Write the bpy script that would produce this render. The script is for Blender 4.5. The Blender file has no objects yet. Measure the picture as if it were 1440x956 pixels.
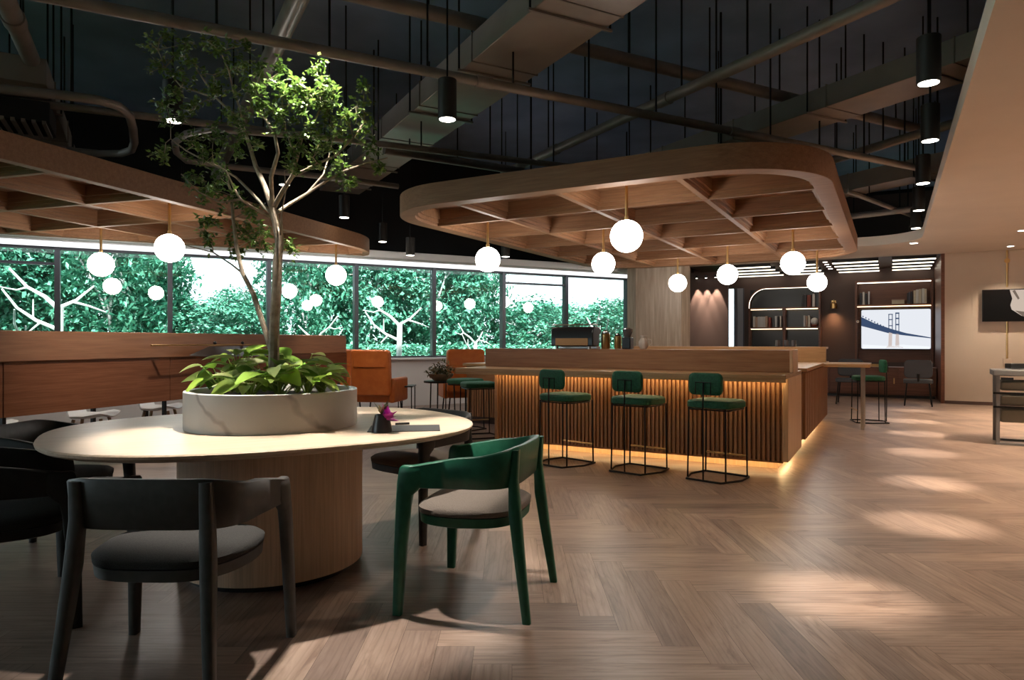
import bpy, math, random
from mathutils import Vector, Matrix, Euler
random.seed(11)
C = bpy.context.scene.collection
SC = bpy.context.scene
PI = math.pi
R = math.radians

# ---------------------------------------------------------------- camera, world, sun, exposure
H = 1.2; FP = 960.0
cam = bpy.data.cameras.new('camera'); cam.sensor_width = 36.0; cam.lens = 36.0*FP/1440
cam.shift_y = 2/1440; cam.clip_end = 300
cam_o = bpy.data.objects.new('camera', cam); C.objects.link(cam_o)
cam_o.location = (0, 0, H); cam_o.rotation_euler = (PI/2, 0, 0)
SC.camera = cam_o
SC.view_settings.view_transform = 'Standard'
try: SC.view_settings.look = 'None'
except Exception: pass
SC.view_settings.exposure = 0.6
SC.view_settings.gamma = 1.0
SC.view_settings.use_curve_mapping = False
try:
    SC.cycles.use_denoising = True
    SC.cycles.max_bounces = 8; SC.cycles.transparent_max_bounces = 12
    SC.cycles.sample_clamp_indirect = 4.0
    SC.cycles.caustics_reflective = False
except Exception: pass
wd = bpy.data.worlds.new('sky_world'); SC.world = wd; wd.use_nodes = True
bg = wd.node_tree.nodes['Background']
bg.inputs[0].default_value = (0.80, 0.91, 1.0, 1); bg.inputs[1].default_value = 2.6
SUN_ENERGY = 15.0
sun = bpy.data.lights.new('sun', 'SUN'); sun.energy = SUN_ENERGY; sun.angle = R(3); sun.color = (1.0, .98, .94)
sun_o = bpy.data.objects.new('sun', sun); C.objects.link(sun_o)
sun_o.rotation_euler = Vector((-.20, .70, -.95)).to_track_quat('-Z', 'Y').to_euler()
GLOBE_E = 17.0
SPOT_W = 200.0
LED_E = 16.0

# ---------------------------------------------------------------- grids of the building
RB, RL, RW = R(-29.0), R(-18.0), R(28.5)
CB = Vector((2.375, 5.196, 0)); NL = Vector((-4.38, 7.01, 0)); WD = 12.1
def rot2(x, y, a): return Vector((x*math.cos(a)-y*math.sin(a), x*math.sin(a)+y*math.cos(a), 0))
def Bp(u, v, z=0): p = CB+rot2(u, v, RB); p.z = z; return p
def Lp(u, v, z=0): p = NL+rot2(u, v, RL); p.z = z; return p
def Wp(s, n, z=0): p = rot2(s, n, RW); p.z = z; return p
def at(px, py, z):           # where the sight line of a photo point meets the height z
    Y = FP*(z-H)/(480.0-py); return Vector(((px-720)/FP*Y, Y, z))
def dep(px, py, Y):          # the point of a sight line at the depth Y
    return Vector(((px-720)/FP*Y, Y, H-(py-480)/FP*Y))

# ---------------------------------------------------------------- materials
def mat(name, col, rough=.5, metal=0, emit=None, es=1.0, spec=.5, coat=0, trans=0):
    m = bpy.data.materials.new(name); m.use_nodes = True
    b = m.node_tree.nodes['Principled BSDF']
    b.inputs['Base Color'].default_value = (*col, 1); b.inputs['Roughness'].default_value = rough
    b.inputs['Metallic'].default_value = metal; b.inputs['Specular IOR Level'].default_value = spec
    if coat: b.inputs['Coat Weight'].default_value = coat; b.inputs['Coat Roughness'].default_value = .15
    if emit: b.inputs['Emission Color'].default_value = (*emit, 1); b.inputs['Emission Strength'].default_value = es
    return m
def nd(m, t, **k):
    n = m.node_tree.nodes.new(t)
    for a, b in k.items():
        if isinstance(a, str) and hasattr(n, a): setattr(n, a, b)
    return n
def lk(m, a, b): m.node_tree.links.new(a, b)
def ramp(m, stops):
    r = nd(m, 'ShaderNodeValToRGB'); e = r.color_ramp.elements
    e[0].position, e[0].color = stops[0][0], (*stops[0][1], 1); e[1].position, e[1].color = stops[-1][0], (*stops[-1][1], 1)
    for p, c in stops[1:-1]:
        x = e.new(p); x.color = (*c, 1)
    return r
def wood(name, c1, c2, axis='X', scale=1.0, rough=.45, lines=0.0, lw=.03, coat=0):
    """grain stretched along the axis; lines > 0 makes narrow board joints of that pitch across it"""
    m = mat(name, c1, rough, coat=coat); b = m.node_tree.nodes['Principled BSDF']
    tc = nd(m, 'ShaderNodeTexCoord'); mp = nd(m, 'ShaderNodeMapping')
    s = [14*scale]*3; s['XYZ'.index(axis)] = .9*scale
    mp.inputs['Scale'].default_value = s; lk(m, tc.outputs['Object'], mp.inputs[0])
    n1 = nd(m, 'ShaderNodeTexNoise'); n1.inputs['Scale'].default_value = 2.2; n1.inputs['Detail'].default_value = 6; n1.inputs['Roughness'].default_value = .62
    n1.inputs['Distortion'].default_value = .5
    lk(m, mp.outputs[0], n1.inputs['Vector'])
    rp = ramp(m, [(.32, c1), (.68, c2)]); lk(m, n1.outputs[0], rp.inputs[0])
    mp2 = nd(m, 'ShaderNodeMapping'); s2 = [90*scale]*3; s2['XYZ'.index(axis)] = 2*scale
    mp2.inputs['Scale'].default_value = s2; lk(m, tc.outputs['Object'], mp2.inputs[0])
    n2 = nd(m, 'ShaderNodeTexNoise'); n2.inputs['Scale'].default_value = 1.5; lk(m, mp2.outputs[0], n2.inputs['Vector'])
    mx = nd(m, 'ShaderNodeMix', data_type='RGBA', blend_type='MULTIPLY'); mx.inputs[0].default_value = .45
    rp2 = ramp(m, [(.3, (.62, .6, .58)), (.6, (1, 1, 1))]); lk(m, n2.outputs[0], rp2.inputs[0])
    lk(m, rp.outputs[0], mx.inputs[6]); lk(m, rp2.outputs[0], mx.inputs[7])
    lk(m, mx.outputs[2], b.inputs['Base Color'])
    bp = nd(m, 'ShaderNodeBump'); bp.inputs['Strength'].default_value = .08; lk(m, n2.outputs[0], bp.inputs['Height']); lk(m, bp.outputs[0], b.inputs['Normal'])
    return m
def noisy(name, c1, c2, scale=20, rough=.8, bump=.15, detail=4, metal=0, spec=.4):
    m = mat(name, c1, rough, metal, spec=spec); b = m.node_tree.nodes['Principled BSDF']
    tc = nd(m, 'ShaderNodeTexCoord'); n = nd(m, 'ShaderNodeTexNoise'); n.inputs['Scale'].default_value = scale; n.inputs['Detail'].default_value = detail
    lk(m, tc.outputs['Object'], n.inputs['Vector'])
    rp = ramp(m, [(.3, c1), (.7, c2)]); lk(m, n.outputs[0], rp.inputs[0]); lk(m, rp.outputs[0], b.inputs['Base Color'])
    if bump:
        bp = nd(m, 'ShaderNodeBump'); bp.inputs['Strength'].default_value = bump; bp.inputs['Distance'].default_value = .01
        lk(m, n.outputs[0], bp.inputs['Height']); lk(m, bp.outputs[0], b.inputs['Normal'])
    return m
def emis(name, col, s):
    m = bpy.data.materials.new(name); m.use_nodes = True; t = m.node_tree; t.nodes.clear()
    e = t.nodes.new('ShaderNodeEmission'); o = t.nodes.new('ShaderNodeOutputMaterial')
    e.inputs[0].default_value = (*col, 1); e.inputs[1].default_value = s; t.links.new(e.outputs[0], o.inputs[0]); return m

M = {}
M['canopy'] = wood('canopy_walnut', (.225, .105, .046), (.31, .155, .074), 'X', rough=.62)
M['canopyY'] = wood('canopy_walnut_cross', (.225, .105, .046), (.31, .155, .074), 'Y', rough=.62)
M['bar'] = wood('bar_walnut', (.27, .112, .038), (.38, .175, .070), 'X')
M['barZ'] = wood('bar_walnut_upright', (.34, .16, .07), (.46, .245, .12), 'Z')
M['barlight'] = wood('bar_end_oak', (.66, .41, .22), (.78, .52, .31), 'Z')
M['bartop'] = wood('bar_top_oak', (.44, .235, .095), (.56, .33, .145), 'X', rough=.4)
M['oak'] = wood('table_oak', (.62, .45, .31), (.72, .55, .40), 'X', rough=.38)
M['oakZ'] = wood('drum_oak', (.66, .45, .30), (.78, .57, .40), 'Z', rough=.5)
M['column'] = wood('column_ash', (.30, .22, .155), (.50, .39, .29), 'Z', scale=.7)
M['part'] = wood('partition_walnut', (.21, .09, .044), (.29, .135, .068), 'X', rough=.4)
M['partlow'] = wood('partition_panel_lacquer', (.15, .06, .032), (.20, .08, .044), 'X', rough=.2)
M['lounge'] = mat('lounge_brown_panel', (.075, .042, .033), .55)
M['loungewood'] = wood('lounge_walnut', (.12, .045, .025), (.18, .07, .04), 'X', rough=.4)
M['charcoal'] = noisy('charcoal_painted_wood', (.014, .013, .012), (.022, .020, .018), 30, .45, .04)
M['greywood'] = noisy('grey_painted_wood', (.06, .056, .052), (.078, .073, .068), 30, .45, .04)
M['greenwood'] = noisy('green_painted_wood', (.010, .085, .046), (.015, .11, .06), 30, .35, .04)
M['seatgrey'] = noisy('dark_grey_fabric', (.022, .02, .018), (.042, .038, .034), 220, .9, .3)
M['seattaupe'] = noisy('taupe_fabric', (.105, .082, .066), (.15, .118, .096), 220, .9, .3)
M['velvet'] = noisy('green_velvet', (.004, .065, .028), (.012, .12, .05), 60, .65, .1)
M['blackmetal'] = mat('black_metal', (.012, .011, .011), .4, .6)
M['blackplastic'] = mat('black_plastic', (.01, .01, .011), .3)
M['brass'] = mat('brushed_brass', (.62, .40, .17), .3, 1.0)
M['copper'] = mat('dark_copper', (.30, .14, .06), .35, 1.0)
M['steel'] = mat('brushed_steel', (.55, .52, .5), .3, 1.0)
M['service'] = noisy('dark_grey_painted_steel', (.22, .19, .165), (.29, .255, .225), 6, .4, .02, metal=.2)
M['duct'] = noisy('dark_grey_duct_sheet', (.30, .26, .225), (.36, .315, .275), 3, .36, .02, metal=.2)
M['slab'] = noisy('dark_painted_slab', (.22, .31, .50), (.34, .46, .68), 1.3, .5, .35, detail=3)
M['void'] = mat('dark_void_paint', (.012, .012, .013), .8)
M['beige'] = noisy('beige_plaster', (.56, .465, .375), (.60, .495, .40), 2, .85, .02)
M['soffit'] = noisy('pale_soffit_plaster', (.80, .70, .60), (.84, .74, .63), 2, .85, .02)
M['white'] = mat('white_plaster', (.78, .78, .78), .7)
M['framew'] = mat('grey_window_frame', (.10, .10, .115), .35, .4)
M['spotbody'] = mat('bronze_black_spot_body', (.03, .026, .023), .45, .3)
M['globe'] = emis('lit_opal_globe', (1.0, .95, .87), GLOBE_E)
M['lens'] = emis('lit_spot_lens', (1.0, .92, .80), 9.0)
M['led'] = emis('warm_led_strip', (1.0, .72, .34), LED_E)
M['slatlight'] = emis('lit_linear_light', (1.0, .88, .70), 2.6)
M['shelfled'] = emis('warm_shelf_led', (1.0, .72, .42), 2.6)
M['soil'] = noisy('dark_potting_soil', (.02, .013, .009), (.06, .04, .028), 60, 1, .6)
M['bark'] = noisy('pale_bark', (.28, .21, .15), (.50, .41, .31), 30, .85, .4)
M['orange'] = noisy('orange_leather', (.42, .105, .020), (.50, .14, .03), 12, .38, .05)
M['greyfabric'] = noisy('blue_grey_fabric', (.05, .055, .062), (.075, .08, .09), 150, .9, .2)
M['whiteshell'] = mat('white_moulded_shell', (.8, .82, .85), .3)
M['ashleg'] = wood('ash_leg', (.26, .16, .09), (.36, .24, .14), 'Z')
M['paleoutdoor'] = noisy('pale_outdoor_bark', (.45, .47, .46), (.7, .72, .7), 8, .9, .2)
M['grass'] = noisy('lawn_grass', (.03, .10, .04), (.06, .2, .08), 14, .95, .5)
M['olivegrey'] = mat('olive_grey_upholstery', (.16, .155, .12), .6)
M['greymetal'] = mat('grey_painted_metal', (.20, .20, .20), .4, .5)
M['magenta'] = mat('magenta_petal', (.62, .05, .45), .5)
M['smoke'] = mat('smoked_glass_grey', (.08, .07, .07), .15)

def leafmat(name, stops, rough=.45, sub=.15):
    m = mat(name, stops[0][1], rough); b = m.node_tree.nodes['Principled BSDF']
    g = nd(m, 'ShaderNodeAttribute', attribute_name='rnd'); rp = ramp(m, stops)
    lk(m, g.outputs['Fac'], rp.inputs[0]); lk(m, rp.outputs[0], b.inputs['Base Color'])
    tr = nd(m, 'ShaderNodeBsdfTranslucent'); lk(m, rp.outputs[0], tr.inputs[0])
    mx = nd(m, 'ShaderNodeMixShader'); mx.inputs[0].default_value = sub
    out = [n for n in m.node_tree.nodes if n.type == 'OUTPUT_MATERIAL'][0]
    lk(m, b.outputs[0], mx.inputs[1]); lk(m, tr.outputs[0], mx.inputs[2]); lk(m, mx.outputs[0], out.inputs[0])
    return m
M['treeleaf'] = leafmat('small_tree_leaves', [(0, (.05, .10, .02)), (.6, (.11, .19, .035)), (1, (.20, .30, .06))], .4, .25)
M['potleaf'] = leafmat('bright_pothos_leaves', [(0, (.14, .34, .04)), (.3, (.42, .60, .09)), (1, (.82, .86, .38))], .35, .25)
M['outleaf'] = leafmat('teal_garden_leaves', [(0, (.012, .09, .058)), (.5, (.05, .24, .155)), (1, (.20, .52, .36))], .5, .2)
M['shrubleaf'] = leafmat('olive_shrub_leaves', [(0, (.05, .05, .02)), (.5, (.12, .12, .05)), (1, (.35, .24, .12))], .6, .2)

# marble
m = mat('veined_marble', (.7, .64, .57), .3); b = m.node_tree.nodes['Principled BSDF']
tc = nd(m, 'ShaderNodeTexCoord'); mp = nd(m, 'ShaderNodeMapping'); mp.inputs['Rotation'].default_value = (.5, .75, .4); mp.inputs['Scale'].default_value = (1.2, 1.2, 1.2)
lk(m, tc.outputs['Object'], mp.inputs[0])
wv = nd(m, 'ShaderNodeTexWave'); wv.inputs['Scale'].default_value = 1.0; wv.inputs['Distortion'].default_value = 7; wv.inputs['Detail'].default_value = 4; wv.inputs['Detail Scale'].default_value = 1.4
lk(m, mp.outputs[0], wv.inputs['Vector'])
rp = ramp(m, [(0, (.40, .36, .33)), (.025, (.58, .53, .48)), (.07, (.76, .71, .65)), (1, (.80, .76, .70))]); lk(m, wv.outputs[1], rp.inputs[0]); lk(m, rp.outputs[0], b.inputs['Base Color'])
M['marble'] = m

# herringbone planks: tone per plank (face attribute) and grain along each plank (UV)
m = mat('herringbone_oak', (.3, .2, .15), .36); b = m.node_tree.nodes['Principled BSDF']
uv = nd(m, 'ShaderNodeUVMap'); mp = nd(m, 'ShaderNodeMapping'); mp.inputs['Scale'].default_value = (1.6, 12, 1); lk(m, uv.outputs[0], mp.inputs[0])
n1 = nd(m, 'ShaderNodeTexNoise'); n1.inputs['Scale'].default_value = 1.6; n1.inputs['Detail'].default_value = 7; n1.inputs['Roughness'].default_value = .62; n1.inputs['Distortion'].default_value = 1.2
lk(m, mp.outputs[0], n1.inputs['Vector'])
wv = nd(m, 'ShaderNodeTexWave', bands_direction='Y'); wv.inputs['Scale'].default_value = .9; wv.inputs['Distortion'].default_value = 11; wv.inputs['Detail'].default_value = 3; wv.inputs['Detail Scale'].default_value = .5
lk(m, mp.outputs[0], wv.inputs['Vector'])
rp = ramp(m, [(.25, (.125, .080, .060)), (.45, (.255, .176, .136)), (.75, (.36, .262, .208))]); lk(m, n1.outputs[0], rp.inputs[0])
rw = ramp(m, [(0, (.78, .76, .74)), (.25, (1, 1, 1))]); lk(m, wv.outputs[1], rw.inputs[0])
mx = nd(m, 'ShaderNodeMix', data_type='RGBA', blend_type='MULTIPLY'); mx.inputs[0].default_value = .75
lk(m, rp.outputs[0], mx.inputs[6]); lk(m, rw.outputs[0], mx.inputs[7])
ga = nd(m, 'ShaderNodeAttribute', attribute_name='rnd'); rr_ = ramp(m, [(0, (.62, .61, .62)), (.14, (.84, .82, .82)), (.6, (1.0, .98, .97)), (1, (1.14, 1.12, 1.09))]); lk(m, ga.outputs['Fac'], rr_.inputs[0])
mx2 = nd(m, 'ShaderNodeMix', data_type='RGBA', blend_type='MULTIPLY'); mx2.inputs[0].default_value = 1
lk(m, mx.outputs[2], mx2.inputs[6]); lk(m, rr_.outputs[0], mx2.inputs[7]); lk(m, mx2.outputs[2], b.inputs['Base Color'])
bp = nd(m, 'ShaderNodeBump'); bp.inputs['Strength'].default_value = .12; bp.inputs['Distance'].default_value = .004; lk(m, n1.outputs[0], bp.inputs['Height']); lk(m, bp.outputs[0], b.inputs['Normal'])
M['floor'] = m

# clear pane: straight-through light with the mirror part of real glass
m = bpy.data.materials.new('clear_window_glass'); m.use_nodes = True; t = m.node_tree; t.nodes.clear()
tr = nd(m, 'ShaderNodeBsdfTransparent'); tr.inputs[0].default_value = (.93, .97, .96, 1); gl = nd(m, 'ShaderNodeBsdfGlossy'); gl.inputs['Roughness'].default_value = 0.0
fr = nd(m, 'ShaderNodeFresnel'); fr.inputs[0].default_value = 1.52
ad = nd(m, 'ShaderNodeMath', operation='MULTIPLY'); ad.inputs[1].default_value = 1.3; ad.use_clamp = True; lk(m, fr.outputs[0], ad.inputs[0])
mx = nd(m, 'ShaderNodeMixShader'); o = nd(m, 'ShaderNodeOutputMaterial'); lk(m, ad.outputs[0], mx.inputs[0]); lk(m, tr.outputs[0], mx.inputs[1]); lk(m, gl.outputs[0], mx.inputs[2]); lk(m, mx.outputs[0], o.inputs[0])
M['glass'] = m

# ---------------------------------------------------------------- mesh helpers
class MB:
    def __init__(s): s.v = []; s.f = []; s.rnd = []; s.uv = []
    def add(s, vs, fs, r=None):
        o = len(s.v); s.v += [tuple(v) for v in vs]
        for f in fs: s.f.append(tuple(i+o for i in f)); s.rnd.append(r if r is not None else 0.5)
        return s
    def box(s, x0, x1, y0, y1, z0, z1):
        return s.add([(x0,y0,z0),(x1,y0,z0),(x1,y1,z0),(x0,y1,z0),(x0,y0,z1),(x1,y0,z1),(x1,y1,z1),(x0,y1,z1)],
                     [(0,3,2,1),(4,5,6,7),(0,1,5,4),(1,2,6,5),(2,3,7,6),(3,0,4,7)])
    def loft(s, rings, cap=True, closed=True):
        n = len(rings[0]); vs = [p for r in rings for p in r]; fs = []
        for i in range(len(rings)-1):
            for j in range(n if closed else n-1):
                k = (j+1) % n
                fs.append((i*n+j, i*n+k, (i+1)*n+k, (i+1)*n+j))
        if cap: fs.append(tuple(reversed(range(n)))); fs.append(tuple((len(rings)-1)*n+j for j in range(n)))
        return s.add(vs, fs)
    def prism(s, poly, z0, z1): return s.loft([[(x,y,z0) for x,y in poly], [(x,y,z1) for x,y in poly]])
    def ring(s, outer, inner, z0, z1):
        n = len(outer)
        vs = [(x,y,z0) for x,y in outer]+[(x,y,z0) for x,y in inner]+[(x,y,z1) for x,y in outer]+[(x,y,z1) for x,y in inner]
        fs = []
        for j in range(n):
            k = (j+1) % n
            fs += [(j, n+j, n+k, k), (2*n+j, 2*n+k, 3*n+k, 3*n+j), (j, k, 2*n+k, 2*n+j), (n+k, n+j, 3*n+j, 3*n+k)]
        return s.add(vs, fs)
    def tube(s, pts, r, n=8, closed=False):
        pts = [Vector(p) for p in pts]; rs = r if isinstance(r, (list, tuple)) else [r]*len(pts)
        rings = []; up = None
        for i, p in enumerate(pts):
            if closed: d = pts[(i+1) % len(pts)]-pts[i-1]
            else: d = pts[min(i+1, len(pts)-1)]-pts[max(i-1, 0)]
            d.normalize()
            if up is None: up = Vector((0,0,1)) if abs(d.z) < .9 else Vector((1,0,0))
            a = d.cross(up)
            if a.length < 1e-4: a = d.cross(Vector((.3,1,.2)))
            a.normalize(); b2 = a.cross(d).normalized(); up = b2
            rings.append([p+(a*math.cos(2*PI*k/n)+b2*math.sin(2*PI*k/n))*rs[i] for k in range(n)])
        if closed: rings.append(rings[0])
        return s.loft(rings, cap=not closed)
    def lathe(s, prof, n=32, c=(0,0,0)):
        rings = [[(c[0]+r*math.cos(2*PI*k/n), c[1]+r*math.sin(2*PI*k/n), c[2]+z) for k in range(n)] for r, z in prof]
        return s.loft(rings)
    def sphere(s, c, r, n=24, m=14):
        return s.lathe([(max(r*math.sin(PI*i/m), 1e-4), -r*math.cos(PI*i/m)) for i in range(m+1)], n, c)
    def leaf(s, p, d, nrm, L, W, rnd=.5, fold=.15, droop=0):
        d = Vector(d).normalized(); sd = d.cross(Vector(nrm))
        if sd.length < 1e-3: sd = d.cross(Vector((.2,.9,.3)))
        sd.normalize(); n2 = sd.cross(d).normalized(); p = Vector(p)
        a = p; t = p+d*L-n2*droop*L; m1 = p+d*L*.38
        l = m1+sd*W*.5+n2*fold*W; r = m1-sd*W*.5+n2*fold*W; c2 = p+d*L*.5-n2*droop*L*.2
        return s.add([a, l, t, r, c2], [(0,4,1), (1,4,2), (0,3,4), (3,2,4)], rnd)
    def xf(s, mtx, start=0):
        s.v = s.v[:start]+[tuple(mtx @ Vector(v)) for v in s.v[start:]]; return s
    def mesh(s, name, m, smooth=True, angle=35):
        me = bpy.data.meshes.new(name); me.from_pydata(s.v, [], s.f); me.materials.append(m)
        a = me.attributes.new('rnd', 'FLOAT', 'FACE'); a.data.foreach_set('value', s.rnd)
        if s.uv:
            u = me.uv_layers.new(name='UVMap'); u.data.foreach_set('uv', [c for q in s.uv for c in q])
        if smooth:
            me.polygons.foreach_set('use_smooth', [True]*len(me.polygons))
            try: me.set_sharp_from_angle(angle=R(angle))
            except Exception: pass
        me.update(); return me

def obj(name, mb, m, parent=None, bevel=0, smooth=True, loc=None, rz=0, label=None, sub=0, angle=35):
    o = bpy.data.objects.new(name, mb.mesh(name, m, smooth, angle)); C.objects.link(o)
    if parent: o.parent = parent
    if loc is not None: o.location = loc
    if rz: o.rotation_euler = (0, 0, rz)
    if bevel:
        b = o.modifiers.new('bevel', 'BEVEL'); b.width = bevel; b.segments = 2; b.limit_method = 'ANGLE'; b.angle_limit = R(40)
    if sub:
        q = o.modifiers.new('subd', 'SUBSURF'); q.levels = q.render_levels = sub
    if label: o['label'] = label
    return o
def tag(o, label, cat, group=None, kind=None):
    o['label'] = label; o['category'] = cat
    if group: o['group'] = group
    if kind: o['kind'] = kind
    return o
def thing(name, label, cat, loc=(0,0,0), rz=0, group=None):
    o = bpy.data.objects.new(name, None); C.objects.link(o); o.location = loc; o.rotation_euler = (0, 0, rz)
    return tag(o, label, cat, group)
def struct(name, mb, m, parent=None, **k):
    o = obj(name, mb, m, parent, **k)
    if not parent: o['kind'] = 'structure'
    return o
def kids(o): return [c for c in C.objects if c.parent == o]
def dup(root, loc, rz, label, group=None, swap=None):
    r = root.copy(); C.objects.link(r); r.location = loc; r.rotation_euler = (0, 0, rz); r['label'] = label
    if group: r['group'] = group
    def rec(src, dst):
        for ch in kids(src):
            c = ch.copy(); C.objects.link(c); c.parent = dst
            if swap and c.type == 'MESH' and c.data.materials and c.data.materials[0] in swap:
                c.data = c.data.copy(); c.data.materials[0] = swap[ch.data.materials[0]]
            rec(ch, c)
    rec(root, r); return r
def rr(x0, x1, y0, y1, r, n=8):
    out = []
    for cx, cy, a in ((x1-r, y0+r, -90), (x1-r, y1-r, 0), (x0+r, y1-r, 90), (x0+r, y0+r, 180)):
        for i in range(n+1):
            t = R(a+90*i/n); out.append((cx+r*math.cos(t), cy+r*math.sin(t)))
    return out
def look(o, target):
    d = Vector(target)-o.location; o.rotation_euler = d.to_track_quat('-Z', 'Y').to_euler()

# ================================================================ SETTING
# floor: one mesh of herringbone planks
W_, L_ = .148, .148*6
POLY = [(-11.48, 7.54), (2.93, 15.36), (5.1, 18.3), (14.1, 13.4), (14.1, -4), (-11.48, -4)]
def inside(x, y):
    c = False
    for i in range(len(POLY)):
        (x1, y1), (x2, y2) = POLY[i], POLY[i-1]
        if (y1 > y) != (y2 > y) and x < (x2-x1)*(y-y1)/(y2-y1)+x1: c = not c
    return c
fb = MB(); rng = random.Random(5); gap = .0005
for i in range(-140, 170):
    for j in range(-24, 24):
        ox, oy = -i*W_-j*L_, 2.392+i*W_-j*L_
        for (x0, y0, w, h, hor) in ((ox, oy, L_, W_, 1), (ox-W_, oy+W_-L_, W_, L_, 0)):
            cx, cy = x0+w/2, y0+h/2
            if cy < -1 or not inside(cx, cy) and not (inside(cx+.5, cy) or inside(cx-.5, cy) or inside(cx, cy-.5)): continue
            k = len(fb.v); fb.v += [(x0+gap, y0+gap, 0), (x0+w-gap, y0+gap, 0), (x0+w-gap, y0+h-gap, 0), (x0+gap, y0+h-gap, 0)]
            fb.f.append((k, k+1, k+2, k+3)); fb.rnd.append(rng.random())
            a, b2 = rng.random()*50, rng.random()*50
            fb.uv += [(a, b2), (a+L_, b2), (a+L_, b2+W_), (a, b2+W_)] if hor else [(a, b2+W_), (a, b2), (a+L_, b2), (a+L_, b2+W_)]
fl = struct('floor', fb, M['floor'], smooth=False)
struct('floor_slab', MB().prism(POLY, -.12, -.002), M['void'])
gr = struct('ground', MB().box(-60, 60, -30, 90, -.3, -.13), M['grass'])
struct('ceiling', MB().prism(POLY, 4.7, 4.95), M['slab'])
struct('wall_left', MB().box(-11.63, -11.48, -4, 7.5, 0, .9).box(-11.63, -11.48, -4, 7.5, 4.6, 4.7), M['beige'])
for k in range(5):  # unseen windows, added to let bluish sky light onto slab and floor
    y0 = -4+2.3*k
    f = struct('window_%d' % (k+13), MB().box(-11.6, -11.5, y0, y0+.07, .9, 4.6).box(-11.6, -11.5, y0+.07, y0+2.3, .9, .95).box(-11.6, -11.5, y0+.07, y0+2.3, 4.55, 4.6), M['framew'])
    obj('pane', MB().box(-11.555, -11.549, y0+.07, y0+2.3, .95, 4.55), M['glass'], f, smooth=False)
struct('wall_back', MB().box(-11.48, 14.1, -4.15, -4, 0, 4.7), M['beige'])
struct('wall_right', MB().box(14.1, 14.25, -4, 13.4, 0, 4.7), M['beige'])

# window wall, along its own grid
wroot = dict(loc=(0, 0, 0), rz=RW)
SB = .1236*WD; S0 = -.0905*WD
struct('wall_window', MB().box(S0-3.6*SB, 9.75, WD-.02, WD+.16, 0, .86), M['white'], **wroot)
struct('trim_1', MB().box(S0-3.6*SB, 9.75, WD-.18, WD+.16, .86, .90), M['white'], bevel=.008, **wroot)
struct('wall_above_window', MB().box(S0-3.6*SB, 9.9, WD, WD+.16, 2.62, 4.7), M['void'], **wroot)
struct('trim_2', MB().box(S0-3.6*SB, 9.9, WD-.95, WD-.001, 2.61, 2.73), M['white'], bevel=.01, **wroot)
for k in range(-3, 7):
    a, b2 = S0+k*SB, S0+(k+1)*SB
    if k == 6: b2 = 9.5
    fm = MB(); fw = .035
    fm.box(a-fw, a+fw, WD-.02, WD+.12, .9, 2.62); fm.box(b2-fw, b2+fw, WD-.02, WD+.12, .9, 2.62) if k == 6 else None
    fm.box(a+fw, b2-fw, WD, WD+.10, .9, .93); fm.box(a+fw, b2-fw, WD, WD+.10, 2.56, 2.61)
    if k in (-1, -2, 5): fm.box(a+fw, b2-fw, WD+.01, WD+.09, 2.33 if k != 5 else 2.36, 2.37 if k != 5 else 2.40)
    f = struct('window_%d' % (k+4), fm, M['framew'], **wroot)
    p = MB().box(a+fw, b2-fw, WD+.055, WD+.061, .93, 2.56)
    obj('pane', p, M['glass'], f, smooth=False)
t = thing('window_head_light', 'continuous white light line at the head of the windows', 'ceiling light', Wp(S0-3.5*SB, WD-.34, 2.588), RW)  # added glowing panel, imitates daylight on the pelmet underside
obj('housing', MB().box(0, 9.6-S0+3.5*SB, -.40, .24, .006, .022), M['white'], t); obj('diffuser', MB().box(.02, 9.58-S0+3.5*SB, -.38, .22, 0, .006), emis('cool_white_line', (.92, .96, 1.0), 1.0), t)  # backing plate and emissive sheet of the added daylight panel
# wall from the window corner to the lounge
def wallseg(name, p, q, z0, z1, m, th=.15):
    p, q = Vector((p[0], p[1], 0)), Vector((q[0], q[1], 0)); L = (q-p).length; a = math.atan2((q-p).y, (q-p).x)
    return struct(name, MB().box(0, L, 0, th, z0, z1), m, loc=p, rz=a)
wallseg('wall_far', (2.75, 15.3), (5.1, 18.35), 0, 4.7, M['lounge'])

# soffit over the right aisle and in front of the lounge
sof = [(.9, -9), (5.6, -9+.0), (7.2, -6), (7.2, 9.9), (-3.6, 9.9), (-3.6, 8.0)]
for i in range(9):
    t = R(90-90*i/8); sof.append((.1+.8*math.cos(t), 7.2+.8*math.sin(t)))
sof = [(.9, -8.5), (6.2, -6.2)]+sof[2:]
struct('ceiling_soffit', MB().prism(sof, 2.9, 3.06), M['soffit'], loc=CB, rz=RB)
broot = dict(loc=CB, rz=RB)
struct('wall_above_soffit', MB().box(-4.4, 8.2, 12.5, 12.62, 3.05, 4.7).box(-4.4, 1.5, 12.42, 12.5, 2.9, 4.7).box(1.36, 8.2, 10.05, 10.12, 2.9, 4.7), M['void'], **broot)
struct('wall_beige', MB().box(1.36, 7.0, 9.9, 10.05, 0, 2.9), M['beige'], **broot)
struct('baseboard_beige', MB().box(1.36, 7.0, 9.885, 9.9, 0, .06), M['lounge'], **broot)
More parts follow.
